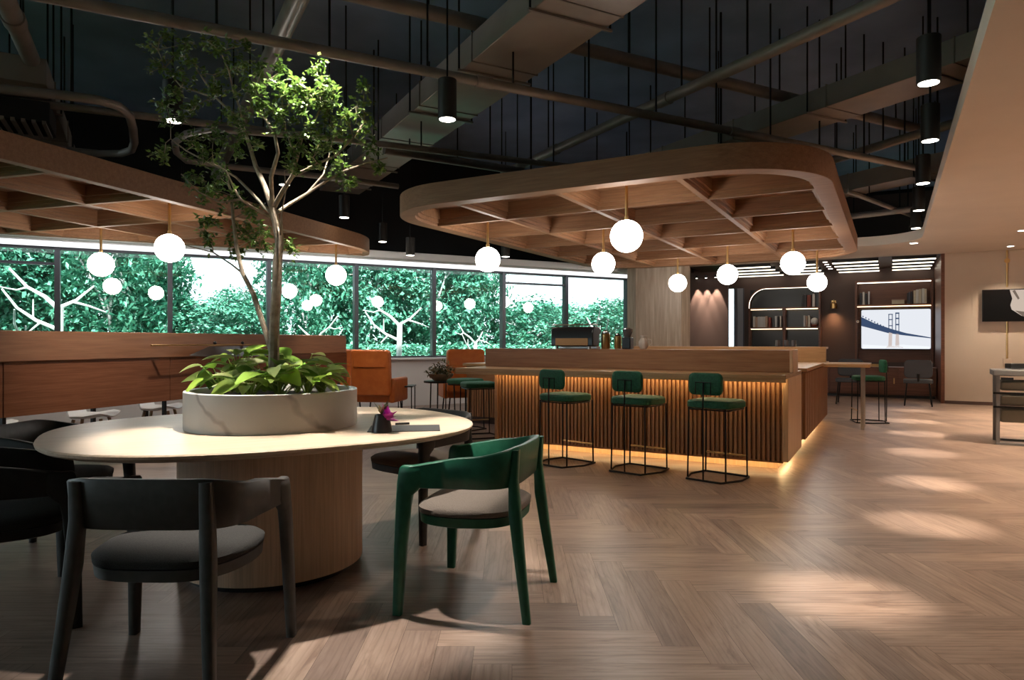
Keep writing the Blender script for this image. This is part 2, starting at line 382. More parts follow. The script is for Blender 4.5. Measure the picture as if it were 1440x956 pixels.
# lounge recess
struct('ceiling_lounge', MB().box(-3.6, 1.5, 9.9, 12.5, 2.9, 3.05), M['lounge'], **broot)
struct('wall_lounge_right', MB().box(1.30, 1.36, 9.9, 12.3, 0, 2.9), M['loungewood'], **broot)
lb = MB(); BV = 12.3
lb.box(-4.2, -3.27, BV, BV+.12, 0, 4.6); lb.box(-3.27, -2.80, BV, BV+.12, 0, .9); lb.box(-3.27, -2.80, BV, BV+.12, 2.55, 4.6); lb.box(-2.80, 1.5, BV, BV+.12, 0, 4.6)
struct('wall_lounge', lb, M['lounge'], **broot)
f = struct('window_12', MB().box(-3.05, -2.97, BV-.03, BV+.1, .9, 2.55).box(-3.27, -3.24, BV, BV+.1, .9, 2.55).box(-2.83, -2.8, BV, BV+.1, .9, 2.55), M['framew'], **broot)
obj('pane', MB().box(-3.24, -3.05, BV+.05, BV+.056, .9, 2.55), M['glass'], f, smooth=False)
obj('grey_blind', MB().box(-2.97, -2.83, BV+.02, BV+.05, .9, 2.55), mat('grey_blind', (.33, .34, .38), .7), f)
struct('wall_partition', MB().box(-3.65, -2.72, 9.9, 10.02, 0, 2.76), M['lounge'], **broot)

# wood-clad column
col = [(-.60, -.28), (-.42, -.46), (.42, -.46), (.60, -.28), (.60, .5), (-.60, .5)]
struct('column', MB().prism(col, 0, 2.9), M['column'], loc=(2.92, 13.62, 0), rz=R(-12))
cg = MB()
for i in range(29):
    x = -.42+.84*i/28; cg.box(x-.010, x+.010, -.474, -.458, 0, 2.9)
struct('trim_3', cg, M['column'], loc=(2.92, 13.62, 0), rz=R(-12))

# ================================================================ CEILING SERVICES
def services():
    def pipe(pts, r, label, rods=(), coup=()):
        a = Vector(pts[0]); t = thing('ceiling_pipe', label, 'pipe', a)
        obj('pipe_run', MB().tube([Vector(p)-a for p in pts], r, 14), M['service'], t)
        for p in coup:
            p = Vector(p); d = (Vector(pts[1])-Vector(pts[0])).normalized()
            obj('coupling', MB().tube([p-d*.07-a, p+d*.07-a], r*1.18, 14), M['service'], t)
        tot = (Vector(pts[-1])-Vector(pts[0]))
        for k in rods:
            p = Vector(pts[0])+tot*k-a
            mb = MB().tube([p+Vector((0,0,r*.9)), (p.x, p.y, 4.7-a.z)], .009, 6)
            obj('hanger_rod', mb, M['blackmetal'], t)
        return t
    rd = lambda n, o=.5: [(i+o)/n for i in range(n)]
    q = lambda px, py, z: at(px, py, z)
    e = lambda p, q2, k: p+(q2-p)*k
    a, b = q(90, 0, 3.3), q(1281, 234, 3.3); pipe([e(a, b, -.12), e(a, b, 1.03)], .04, 'long straight pipe crossing the whole ceiling below the large duct', rd(13), [e(a, b, .335), e(a, b, .66)])
    a, b = q(530, 0, 3.95), q(1295, 182, 3.95); pipe([e(a, b, -.3), b], .062, 'thick pipe passing above the large duct near the top of the picture', rd(9), [e(a, b, .5)])
    a, b = q(184, 161, 3.3), q(775, 231, 3.3); pipe([e(a, b, -.2), e(a, b, 1.1)], .034, 'thin pipe running behind the tree crown towards the slatted bar canopy', rd(7))
    a, b = q(560, 214, 3.42), q(735, 241, 3.42); pipe([e(a, b, -.1), b], .05, 'short pipe length just above the left end of the bar canopy', rd(3))
    lp = [(-60, 118), (0, 125), (90, 134), (140, 141), (166, 149), (182, 162), (187, 180), (189, 200), (185, 211), (170, 216), (140, 216), (95, 212)]
    pts = [q(x, y, 3.2) for x, y in lp]; pipe(pts, .038, 'pipe bent back on itself in a hairpin above the left canopy', rd(3))
    lp = [(560, 262), (470, 250), (330, 235), (262, 226), (248, 214), (246, 200), (262, 188), (300, 181), (420, 190)]
    pts = [q(x, y, 3.12) for x, y in lp]; pipe(pts, .032, 'second hairpin pipe behind the tree crown', rd(2))
    a, b = q(8, 0, 3.55), q(97, 208, 3.55); pipe([e(a, b, -.35), e(a, b, 1.05)], .066, 'fat sloping pipe with couplings in the top left corner', rd(4), [e(a, b, .08), e(a, b, .86)])
    a, b = q(418, 0, 3.62), q(330, 190, 3.62); pipe([e(a, b, -.3), e(a, b, 1.6)], .072, 'fat pipe running straight over the tree crown', rd(5), [e(a, b, .45)])
    a, b = q(1241, 0, 3.5), q(721, 238, 3.5); pipe([e(a, b, -.3), e(a, b, 1.05)], .052, 'pipe running diagonally over the bar canopy between the two ducts', rd(9), [e(a, b, .42), e(a, b, .8)])
    a, b = q(1330, 177, 3.5), q(1161, 228, 3.5); pipe([e(a, b, -.15), e(a, b, 1.1)], .05, 'short pipe near the right corner of the bar canopy under the row of spots', rd(3))
    a, b = q(1300, 292, 3.3), q(1190, 305, 3.3); pipe([a, e(a, b, 1.2)], .05, 'lowest far pipe beside the far end of the bar canopy', rd(2))
    a, b = q(1190, 268, 3.35), q(1300, 310, 3.35); pipe([a, b], .035, 'thin far pipe sloping towards the soffit edge', rd(2))
    def duct(n, w, m0, m1, z0, h, label):
        t = thing('air_duct', label, 'duct', Wp(n, m0, z0), RW)
        L = m1-m0
        obj('duct_body', MB().box(-w/2, w/2, 0, L, 0, h), M['duct'], t, bevel=.006)
        k = .6
        while k < L:
            mb = MB(); 
            mb.ring([(-w/2-.010, -.008), (w/2+.010, -.008), (w/2+.010, h+.008), (-w/2-.010, h+.008)], [(-w/2+.002, .002), (w/2-.002, .002), (w/2-.002, h-.002), (-w/2+.002, h-.002)], -.006, .006)
            mb.v = [(x, k+z, y) for x, y, z in mb.v]
            obj('flange', mb, M['service'], t); 
            for sx in (-1, 1):
                obj('hanger_rod', MB().tube([(sx*(w/2+.035), k+.2, -.02), (sx*(w/2+.035), k+.2, 4.7-z0)], .009, 6), M['blackmetal'], t)
            obj('hanger_bar', MB().box(-w/2-.05, w/2+.05, k+.19, k+.21, -.022, -.003), M['service'], t)
            k += 1.25
    duct(2.81, .64, 2.2, 11.0, 3.6, .24, 'large flat air duct crossing the middle of the ceiling')
    duct(6.43, .55, 1.5, 8.6, 3.6, .22, 'flat air duct passing behind the right side of the bar canopy')
    duct(9.9, .45, 5.0, 8.2, 3.55, .26, 'short air duct beyond the far right side of the bar canopy')
    duct(-.95, .5, 6.9, 9.2, 3.35, .22, 'short air duct above the left canopy edge')
services()
# louvred grille above the left canopy
t = thing('ceiling_grille', 'dark louvred air grille box above the left canopy', 'grille', at(-20, 165, 3.1), R(28))
obj('grille_box', MB().box(-.6, .45, 0, .5, .02, .2), M['void'], t)
gm = MB()
for i in range(14): gm.box(-.58+.075*i, -.55+.075*i, -.01, .5, 0, .03)
obj('louvre', gm, M['service'], t)
obj('hanger_rod', MB().tube([(0, .2, .2), (0, .2, 1.6)], .01, 6), M['blackmetal'], t)

# ---------------------------------------------------------------- cylinder spots
def spot(loc, label, r=.072, h=.30, watt=SPOT_W, group=None, size=62, aim=None, rod=True, blend=.6, col=(1.0, .87, .72)):
    t = thing('ceiling_spotlight', label, 'spotlight', loc, 0, group)
    sb_ = obj('spot_body', MB().lathe([(r, 0), (r, h), (r*.96, h+.004)], 28), M['spotbody'], t)
    obj('spot_lens', MB().lathe([(r*.86, -.002), (r*.86, .004)], 28), M['lens'], sb_, label='lit round lens')
    obj('suspension_rod', MB().tube([(0, 0, h), (0, 0, 4.7-loc[2])], .008, 6), M['blackmetal'], t)
    if watt:
        l = bpy.data.lights.new('spot_beam', 'SPOT'); l.energy = watt; l.spot_size = R(size); l.spot_blend = blend; l.color = col; l.shadow_soft_size = .05
        o = bpy.data.objects.new('spot_beam', l); C.objects.link(o); o.parent = t; o.location = (0, 0, -.02)
        if aim is not None:
            d = Vector(aim)-Vector(loc); o.rotation_euler = d.to_track_quat('-Z', 'Y').to_euler()
    return t
spot(at(629, 168, 2.9), 'cylinder spotlight hanging alone in front of the large duct', watt=SPOT_W*.5)
spot(at(243, 170, 2.9), 'cylinder spotlight half hidden by the leaves of the tree', watt=SPOT_W*.9, aim=(-3.55, 6.3, 1.05), size=75, blend=1)
ord_ = ['nearest', 'second nearest', 'third nearest', 'fourth nearest', 'fifth nearest', 'farthest']
for i, (px, py) in enumerate([(1306, 117), (1308, 198), (1298, 258), (1292, 296), (1288, 321), (1285, 342)]):
    spot(at(px, py, 2.9), '%s cylinder spotlight of the row beside the beige soffit edge' % ord_[i], watt=SPOT_W*(2.4 if i < 5 else 1.6), size=17, blend=.9)
spot(dep(484, 306, 9.4), 'small cylinder spotlight right of the tree crown above the left canopy', watt=120)
spot(dep(538, 340, 11.0), 'far cylinder spotlight between the two canopies', watt=0)
spot(dep(577, 359, 10.95), 'far cylinder spotlight hanging in front of the white window bulkhead', watt=0, h=.28)
spot(dep(711, 361, 13.0-1.6), 'far cylinder spotlight half hidden by the edge of the bar canopy', watt=0, h=.2)
spot((1.55, 3.2, 2.9), 'cylinder spotlight of the aisle row above the foreground floor', watt=SPOT_W*2.0, size=18, blend=.9)
spot((-1.04, 3.45, 3.3), 'cylinder spotlight above the round planter table', watt=SPOT_W*2.4, size=46, blend=.4, col=(1.0, .94, .86))
spot((1.3, 3.5, 3.4), 'cylinder spotlight above the green armchair and stools', watt=SPOT_W*.9, size=84, blend=1)  # wide spot added out of view to brighten drum base and floor
# ceiling light disc seen through the branches
spot(dep(400, 260, 10.2), 'ceiling spotlight seen between the bare tree branches', r=.085, h=.12, watt=0)
# recessed downlights in the soffit
for i, (px, py) in enumerate([(1437, 324), (1421, 346)]):
    p = at(px, py, 2.9)
    t = thing('recessed_downlight', ['recessed downlight in the beige soffit at the right picture edge', 'recessed downlight in the beige soffit above the wall screen'][i], 'downlight', p)
    obj('trim_ring', MB().ring([(.07*math.cos(2*PI*k/24), .07*math.sin(2*PI*k/24)) for k in range(24)], [(.052*math.cos(2*PI*k/24), .052*math.sin(2*PI*k/24)) for k in range(24)], -.006, 0), M['white'], t)
    obj('lamp_face', MB().lathe([(.052, -.004), (.052, -.001)], 24), M['lens'], t)
    l = bpy.data.lights.new('downlight_beam', 'SPOT'); l.energy = 130; l.spot_size = R(100); l.spot_blend = .9; l.color = (1, .82, .62); l.shadow_soft_size = .05
    o = bpy.data.objects.new('downlight_beam', l); C.objects.link(o); o.parent = t; o.location = (0, 0, -.03)
# recessed lamps added out of view at right to brighten the beige soffit
for (u, v) in ((2.6, .5), (2.6, 3.5), (2.6, 6.5), (4.6, 7.5), (4.6, 2.5)):
    p = Bp(u, v, 2.9)
    t = thing('recessed_downlight', 'recessed downlight of the aisle soffit outside the right picture edge', 'downlight', p, 0, 'aisle soffit downlights')
    obj('trim_ring', MB().ring([(.07*math.cos(2*PI*k/24), .07*math.sin(2*PI*k/24)) for k in range(24)], [(.052*math.cos(2*PI*k/24), .052*math.sin(2*PI*k/24)) for k in range(24)], -.006, 0), M['white'], t)
    obj('lamp_face', MB().lathe([(.052, -.004), (.052, -.001)], 24), M['lens'], t)
    l = bpy.data.lights.new('downlight_beam', 'SPOT'); l.energy = 560; l.spot_size = R(110); l.spot_blend = .9; l.color = (1, .82, .62); l.shadow_soft_size = .05
    o = bpy.data.objects.new('downlight_beam', l); C.objects.link(o); o.parent = t; o.location = (0, 0, -.03)

# ================================================================ CANOPIES
def canopy(name, label, origin, rz, x0, x1, y0, y1, rad, us, vs, rim=.17, cut=None):
    z0, z1 = 2.60, 2.82
    t = thing(name, label, 'ceiling canopy', Vector((origin.x, origin.y, z0)), rz)
    h = z1-z0
    def rad4(d):
        o_ = rr(x0+d, x1-d, y0+d, y1-d, max(rad-d, .05), 14)
        return [(x, min(y, cut[0]-d*1.45+cut[1]*x)) for x, y in o_] if cut else o_
    obj('rim', MB().ring(rad4(0), rad4(rim), 0, h), M['canopy'], t, bevel=.004)
    st = MB()
    st.ring(rad4(rim-.01), rad4(rim+.03), .035, h-.02); st.ring(rad4(rim+.02), rad4(rim+.06), .075, h-.02)
    obj('rim_moulding', st, M['canopy'], t)
    obj('top_panel', MB().prism(rad4(.03), h-.03, h-.002), M['canopy'], t)
    d = rim-.02; r = rad-d
    def span(c, a0, a1, b0, b1):    # extent of a lattice line at c clipped by the rounded inner outline
        lo, hi = b0, b1
        for ca, sgn in ((a0+r, -1), (a1-r, 1)):
            if (c-ca)*sgn > 0:
                k = r-math.sqrt(max(r*r-(c-ca)**2, 0)); lo, hi = b0+k, b1-k
        return lo, hi
    prof = ((.030, 0, .04), (.052, .035, .078), (.076, .072, h-.025))
    for u in us:
        lo, hi = span(u, x0+d, x1-d, y0+d, y1-d); mb = MB()
        if cut: hi = min(hi, cut[0]-d*1.45+cut[1]*(u-.08))
        for w, a, b2 in prof: mb.box(u-w, u+w, lo, hi, a+.004, b2)
        obj('lattice_beam', mb, M['canopyY'], t, bevel=.003)
    for v in vs:
        lo, hi = span(v, y0+d, y1-d, x0+d, x1-d); mb = MB()
        if cut: lo = max(lo, (v+.08-cut[0]+d*1.45)/cut[1])
        if hi-lo < .1: continue
        for w, a, b2 in prof: mb.box(lo, hi, v-w*.8, v+w*.8, a+.002, b2)
        obj('cross_beam', mb, M['canopy'], t, bevel=.003)
    for (px, py) in ((.25, .25), (.75, .25), (.45 if cut else .25, .5 if cut else .75), (.75, .75 if not cut else .62)):
        x, y = x0+(x1-x0)*px, y0+(y1-y0)*py
        obj('suspension_rod', MB().tube([(x, y, h-.01), (x, y, 4.7-z0)], .012, 8), M['blackmetal'], t)
    return t
canopy('bar_canopy', 'rounded walnut coffered canopy hanging over the slatted bar', CB, RB, -4.55, 0, 0, 6.95, .95, (-1.16, -2.33, -3.45), (1.16, 2.30, 3.44, 4.58, 5.72))
canopy('seating_canopy', 'walnut coffered canopy hanging over the seating by the windows at left', NL, RL, -5.5, 1.0, -3.2, 5.1, 1.5, (-4.4, -3.3, -2.2, -1.1, 0), (-2.2, -1.1, 0, 1.08, 2.16, 3.24, 4.3), rim=.10, cut=(4.0, 1.052))

# ---------------------------------------------------------------- globe pendants
def pendant(p, label, group, r=.152):
    top = 2.79
    t = thing('globe_pendant', label, 'pendant lamp', (p[0], p[1], top), 0, group)
    c = p[2]-top
    obj('rod', MB().tube([(0, 0, 0), (0, 0, c+r-.005)], .015, 12), M['brass'], t)
    obj('ceiling_cap', MB().lathe([(.045, -.02), (.05, 0)], 20), M['brass'], t)
    gb = obj('globe', MB().sphere((0, 0, c), r, 32, 18), M['globe'], t, label='lit white opal globe')
    obj('globe_collar', MB().lathe([(.02, c+r-.012), (.022, c+r+.03), (.015, c+r+.04)], 16), M['brass'], gb)
    return t
BP = [(881, 332, 6.42, 'nearest and largest lit globe pendant, over the front edge of the bar canopy'),
      (686, 365, 8.35, 'lit globe pendant at the left end of the bar canopy'),
      (848.5, 371, 8.95, 'lit globe pendant behind and left of the largest globe under the bar canopy'),
      (1115, 370, 8.9, 'lit globe pendant near the right rim of the bar canopy'),
      (1023, 386, 10.35, 'lit globe pendant between the column and the arched shelf'),
      (953, 398, 11.75, 'lit globe pendant in front of the wooden column'),
      (1149, 397, 11.15, 'farthest lit globe pendant, in front of the arched bookshelf')]
for px, py, Y, lab in BP: pendant(dep(px, py, Y), lab, 'globe pendants over the bar')
for px, py, Y, lab in [(238.5, 349, 7.4, 'lit globe pendant with tree leaves crossing in front of it'),
                       (142, 372, 8.75, 'lit globe pendant at the left over the long partition'),
                       (472.5, 387, 10.3, 'lit globe pendant under the tip of the left canopy')]:
    pendant(dep(px, py, Y), lab, 'globe pendants under the left canopy')

# ================================================================ BAR
FV, EU = .955, -.37     # slat front plane and right end plane on the bar grid
t = thing('bar_counter', 'long walnut bar with slatted front, lit edge strips and raised back panel', 'bar counter', Bp(EU, FV), RB)
bl = -3.06              # left end
def slats(x0, x1, y, z0, z1, pitch=.042, w=.024, d=.028):
    mb = MB(); n = int((x1-x0)/pitch)
    for i in range(n+1):
        x = x0+(x1-x0)*i/n; mb.box(x-w/2, x+w/2, y-d, y, z0, z1)
    return mb
obj('carcass', MB().box(bl, -.03, .05, 1.0, .10, .86), M['bar'], t)
obj('slat_cladding', slats(bl+.02, -.05, .05, .10, .835), M['barZ'], t, smooth=False)
obj('end_panel', MB().box(-.05, 0, 0, 1.06, .10, .86), M['barlight'], t, bevel=.003, label='pale wooden end panel')
obj('left_end_panel', MB().box(bl-.04, bl, 0, 1.0, .10, .86), M['barZ'], t, bevel=.003)
obj('plinth', MB().box(bl+.05, -.12, .20, .95, 0, .10), M['barlight'], t)
obj('countertop', MB().box(bl-.45, .0, -.18, 1.06, .862, .90).box(bl-.45, .0, -.18, -.16, .832, .862), M['bartop'], t, bevel=.004)
obj('upstand', MB().box(bl-.38, -.03, .36, .42, .90, 1.115), M['bar'], t, bevel=.004)
obj('upstand_shelf', MB().box(bl-.38, -.03, .42, .72, 1.085, 1.115), M['bar'], t, bevel=.004)
obj('upstand_end', MB().box(-.03, 0, .34, .74, .90, 1.118), M['barlight'], t, bevel=.003)
obj('counter_led', MB().box(bl-.02, -.06, -.06, -.045, .850, .861), M['led'], t, label='glowing strip under the counter edge')
obj('bottom_rail', MB().box(bl, -.05, .022, .05, .082, .10), M['bar'], t)
obj('plinth_led', MB().box(bl+.05, -.08, .07, .085, .088, .099), M['led'], t, label='glowing strip under the slats')
obj('end_led', MB().box(-.10, -.085, .2, .95, .085, .098), M['led'], t)
# left return counter
t = thing('side_counter', 'lower walnut side counter left of the bar near the windows', 'counter', Bp(-5.02, 2.75), RB)
obj('carcass', MB().box(0, 1.35, .06, .6, .1, .84), M['bar'], t)
obj('apron', MB().box(0, 1.35, .03, .06, .60, .84), M['bar'], t)
obj('slat_cladding', slats(.02, 1.33, .06, .1, .60), M['barZ'], t, smooth=False)
obj('plinth', MB().box(.05, 1.3, .1, .55, 0, .1), M['lounge'], t)
obj('countertop', MB().box(-.04, 1.4, -.02, .64, .842, .88), M['bartop'], t, bevel=.004)
# back bar behind
t = thing('back_counter', 'slatted walnut back counter behind the bar with raised end panel', 'counter', Bp(-.37, 2.55), RB)
obj('carcass', MB().box(-3.2, -.05, .0, 3.1, .10, .86), M['bar'], t)
mb = slats(.06, 3.04, 0, .10, .84, .115, .055, .03); mb.v = [(-.05-y, x, z) for x, y, z in mb.v]
obj('slat_cladding', mb, M['barZ'], t, smooth=False)
obj('plinth', MB().box(-3.1, -.2, .1, 3.0, 0, .10), M['barlight'], t)
obj('plinth_led', MB().box(-.19, -.175, .1, 3.0, .085, .098), M['led'], t)
obj('countertop', MB().box(-3.2, .0, -.03, 3.12, .862, .90), M['bartop'], t, bevel=.004)
obj('upstand', MB().box(-3.2, .0, 2.55, 2.62, .90, 1.12), M['bartop'], t, bevel=.004)
obj('upstand_shelf', MB().box(-3.2, .0, 2.62, 2.95, 1.09, 1.12), M['bartop'], t, bevel=.004)
# high table continuing from it
p = at(1150, 511, .90)
t = thing('high_table', 'counter height oak table on pale legs right of the back counter', 'table', Bp(-.35, 4.85), RB)
obj('table_top', MB().prism(rr(0, .56, -.45, .40, .06, 5), .855, .90), M['bartop'], t, bevel=.004)
for x, y in ((.46, -.12), (.46, .30)):
    obj('leg', MB().box(x-.022, x+.022, y-.022, y+.022, 0, .855), M['steel'], t, bevel=.005)

# ---------------------------------------------------------------- bar stools
def make_stool(loc, rz, label, group, back=True):
    t = thing('bar_stool', label, 'bar stool', loc, rz, group)
    seat = MB()
    for z, d in ((.615, .03), (.63, 0), (.675, 0), (.69, .012), (.697, .05)):
        pass
    rings = [[(x, y, z) for x, y in rr(-.21+d, .21-d, -.19+d, .21-d, max(.09-d, .02), 6)] for z, d in ((.62, .02), (.632, 0), (.672, 0), (.686, .012), (.693, .04))]
    seat.loft(rings); st_ = obj('seat', seat, M['velvet'], t)
    if back:
        bk = MB(); rings = []
        for y, d in ((-.235, .03), (-.225, .006), (-.215, 0), (-.195, 0), (-.183, .008), (-.176, .035)):
            rings.append([(x, y-.10*x*x*2+.02, z) for x, z in rr(-.155+d, .155-d, .74+d, .93-d, .05, 6)])
        bk.loft(rings); obj('backrest', bk, M['velvet'], t)
        br = MB()
        br.tube([(0, -.235, .02), (0, -.24, .62), (0, -.232, .85)], .007, 8)
        br.tube([(-.07, -.238, .75), (-.07, -.238, .85), (.07, -.238, .85), (.07, -.238, .75)], .005, 6)
        obj('back_rod', br, M['blackmetal'], t)
    for x, y in ((-.17, -.17), (.17, -.17), (-.19, .19), (.19, .19)):
        mb = MB()
        mb.tube([(x, y, .625), (x*1.02, y*1.02, .3), (x*1.04, y*1.04, .012)], .0075, 8)
        obj('leg', mb, M['blackmetal'], t)
    obj('seat_ring', MB().tube([(x, y, .612) for x, y in rr(-.19, .19, -.18, .2, .07, 4)], .007, 6, closed=True), M['blackmetal'], st_)
    fr = [(-.21, .21), (.21, .21), (.24, .0), (.16, -.23), (-.16, -.23), (-.24, 0)]
    obj('floor_ring', MB().tube([(x, y, .010) for x, y in fr], .009, 8, closed=True), M['blackmetal'], t)
    obj('footrest', MB().tube([(-.2, .2, .19), (.2, .2, .19)], .009, 8), M['brass'], t)
    return t
SG = 'green velvet stools at the bar front'
s0 = make_stool(Bp(-.90, .42), RB-R(14), 'green velvet bar stool nearest the right end of the bar', SG)
dup(s0, Bp(-1.62, .44), RB-R(11), 'green velvet bar stool in the middle of the three at the bar front')
dup(s0, Bp(-2.36, .43), RB-R(16), 'green velvet bar stool leftmost of the three at the bar front')
p = dep(674, 560, 8.6); p.z = 0
s1 = make_stool(p, R(20), 'backless green wire stool left of the bar near the windows', 'backless stools by the counters', back=False)
p = dep(655, 560, 9.35); p.z = 0
dup(s1, p, R(50), 'second backless green wire stool half hidden behind the first one')
p = dep(1222, 560, 10.15); p.z = 0
dup(s0, p, R(75), 'green velvet bar stool at the end of the far high table', 'stools at the high table')

# ---------------------------------------------------------------- espresso machine and things on the bar
def onbar(px, Y): q = dep(px, 480, Y); return q
zt = 1.116
def barpt(u, v=1.55): return Bp(u, v, zt)
t = thing('espresso_machine', 'black and copper espresso machine on the back panel of the bar', 'coffee machine', Bp(-2.72, 1.53, zt), RB)
body = MB(); prof = [(-.16, .03), (-.16, .20), (-.12, .25), (.10, .25), (.155, .20), (.155, .17), (.09, .16), (.09, .03)]
body.loft([[(x, a*.8, z) for a, z in prof] for x in (-.26, .26)]); obj('body', body, M['blackplastic'], t, bevel=.012)
obj('back_plate', MB().box(-.2, .2, -.134, -.128, .04, .12), M['copper'], t)
obj('drip_tray', MB().box(-.24, .24, .05, .15, 0, .03), M['steel'], t, bevel=.005)
for x in (-.2, .2):
    for y in (-.09, .09): obj('foot', MB().lathe([(.02, 0), (.015, .035)], 12, (x, y, 0)), M['steel'], t)
for x in (-.11, .11):
    gh = obj('group_head', MB().lathe([(.03, .10), (.035, .165)], 16, (x, .10, 0)), M['steel'], t)
    obj('portafilter', MB().tube([(x, .10, .09), (x, .22, .085)], .012, 8), M['blackplastic'], gh)
obj('cup_rail', MB().tube([(-.24, -.09, .275), (.24, -.09, .275), (.24, .07, .275), (-.24, .07, .275)], .006, 6, closed=True), M['steel'], t)
def canister(name, label, u, r, h, m, lidm, cat, v=1.53):
    t = thing(name, label, cat, Bp(u, v, zt))
    obj('body', MB().lathe([(r*.9, 0), (r, .01), (r, h*.8), (r*.8, h*.86)], 24), m, t)
    obj('lid', MB().lathe([(r*.85, h*.86), (r*.85, h*.95), (r*.3, h), (.004, h+.012)], 24), lidm, t); return t
canister('brass_canister', 'brass lidded canister beside the espresso machine', -2.36, .05, .20, M['brass'], M['steel'], 'canister')
canister('glass_canister', 'slim amber canister behind the brass one on the bar', -2.24, .04, .17, M['brass'], M['blackplastic'], 'canister', 1.6)
t = thing('coffee_grinder', 'black coffee grinder with funnel hopper on the bar', 'coffee grinder', Bp(-2.10, 1.53, zt), RB)
obj('body', MB().box(-.05, .05, -.06, .06, 0, .13), M['blackplastic'], t, bevel=.01)
obj('hopper', MB().lathe([(.03, .13), (.055, .19), (.055, .22), (.02, .235)], 20), M['smoke'], t)
t = thing('serving_jug', 'pale ceramic jug at the right of the coffee things', 'jug', Bp(-1.92, 1.53, zt))
obj('body', MB().lathe([(.03, 0), (.05, .03), (.052, .08), (.03, .12), (.036, .15)], 24), M['beige'], t)
obj('handle', MB().tube([(.045, 0, .11), (.085, 0, .10), (.09, 0, .06), (.05, 0, .035)], .007, 8), M['beige'], t)
for i, (u, v) in enumerate([(-1.05, 5.28), (-.93, 5.32), (-.82, 5.27)]):
    t = tag(obj('drinking_glass', MB().lathe([(.03, 0), (.036, .004), (.036, .10), (.033, .10), (.031, .008), (.002, .006)], 20), M['smoke'], None, loc=Bp(u, v, 1.121)), 'small drinking glass standing on the back counter panel', 'glass', 'glasses on the back counter')

# ================================================================ ROUND TABLE, PLANTER, TREE
TC = Vector((-1.29, 3.69, 0)); TA = R(31)
def superell(a, b, ex, n=72):
    out = []
    for i in range(n):
        th = 2*PI*i/n; c, s = math.cos(th), math.sin(th)
        out.append((a*math.copysign(abs(c)**(2/ex), c), b*math.copysign(abs(s)**(2/ex), s)))
    return out
t = thing('communal_table', 'large oval pale oak table on a drum base', 'table', TC, TA)
tp = MB(); rings = []
for z, d in ((.712, .05), (.722, .018), (.732, .004), (.744, 0), (.75, .006)):
    rings.append([(x, y, z) for x, y in superell(1.06-d, .90-d, 2.5)])
tp.loft(rings); obj('table_top', tp, M['oak'], t)
dr = MB().lathe([(.47, .035), (.47, .712)], 64); obj('drum_base', dr, M['oakZ'], t)
obj('plinth', MB().lathe([(.43, 0), (.43, .036)], 48), M['blackplastic'], t, label='black recessed foot')
pp = at(572, 602, .751)
q = (Matrix.Rotation(-TA, 3, 'Z') @ (pp-TC))
pm = MB().box(-.19, .17, -.13, .12, .7495, .753); pm.xf(Matrix.Translation((q.x, q.y, 0)) @ Matrix.Rotation(R(-24), 4, 'Z'))
obj('cable_hatch', pm, mat('dark_hatch', (.04, .036, .034), .6), t, label='dark grey cable hatch let into the top')
# pot with magenta bloom
pp = at(537, 607, .753)
t = thing('desk_flower_pot', 'small black pot with a magenta bloom on the oval table', 'flower pot', pp)
obj('pot', MB().lathe([(.052, 0), (.05, .02), (.034, .085), (.03, .085), (.028, .06)], 20), M['blackplastic'], t)
fm = MB(); rg = random.Random(2)
for i in range(11):
    a = rg.uniform(0, 2*PI); e2 = rg.uniform(-.1, .9)
    fm.leaf((.028, -.012, .05+.02*rg.random()), (math.cos(a)*.6+.45, math.sin(a)*.6-.25, e2), (0, 0, 1), rg.uniform(.05, .085), .05, .5)
obj('petals', fm, M['magenta'], t)
sm = MB()
for i in range(9):
    a = rg.uniform(0, 2*PI); sm.leaf((0, 0, .08), (math.cos(a)*.5, math.sin(a)*.5, .8), (0, 0, 1), rg.uniform(.05, .09), .03, rg.random())
obj('leaves', sm, M['shrubleaf'], t)
tag(obj('pen', MB().tube([(0, 0, 0), (.07, .03, 0)], .006, 8), M['blackplastic'], None, loc=at(556, 596, .757)), 'thin black pen lying behind the flower pot', 'pen')

# planter
PZ = .7505
t = thing('marble_planter', 'round veined marble planter drum on the oval table', 'planter', (TC.x, TC.y, PZ))
obj('drum', MB().lathe([(.44, 0), (.442, .004), (.442, .190), (.439, .193), (.412, .193), (.409, .19), (.409, .14), (.004, .14)], 72), M['marble'], t)
sl = MB()
sl.lathe([(.408, .141), (.40, .155), (.2, .165), (.004, .168)], 40); obj('soil', sl, M['soil'], t)
SZ = PZ+.155
# tree: skeleton traced along its real branches
t = thing('indoor_tree', 'slender leafy tree growing out of the marble planter', 'tree', (TC.x, TC.y, SZ))
base = Vector((TC.x, TC.y, SZ))
def tp_(px, py, d=0): return dep(px, py, 3.69+d)-base
BR = []
def br(pts, r0, r1):
    n = len(pts); BR.append(([tp_(*p) for p in pts], [r0+(r1-r0)*i/(n-1) for i in range(n)]))
br([(385, 540, 0), (385, 492, 0), (386, 450, .01), (389, 410, 0), (390, 370, 0), (393, 340, .01), (389, 315, 0), (383, 293, 0)], .030, .021)
br([(384, 500, .0), (374, 468, .03), (356, 413, .07), (341, 384, .08), (333, 349, .1), (328, 308, .12), (326, 275, .14), (318, 245, .16)], .017, .006)
br([(341, 384, .08), (326, 372, .12), (300, 355, .16), (262, 345, .2)], .006, .003)
br([(383, 294, 0), (373, 264, .02), (359, 232, .06), (354, 215, .08), (345, 187, .10), (330, 162, .12), (305, 139, .16), (282, 106, .18)], .016, .004)
br([(350, 200, .09), (341, 175, .05), (338, 154, .02), (328, 128, 0), (322, 100, -.02), (310, 72, -.03)], .008, .003)
br([(305, 139, .16), (280, 130, .2), (255, 122, .25), (232, 95, .25), (222, 70, .26)], .006, .002)
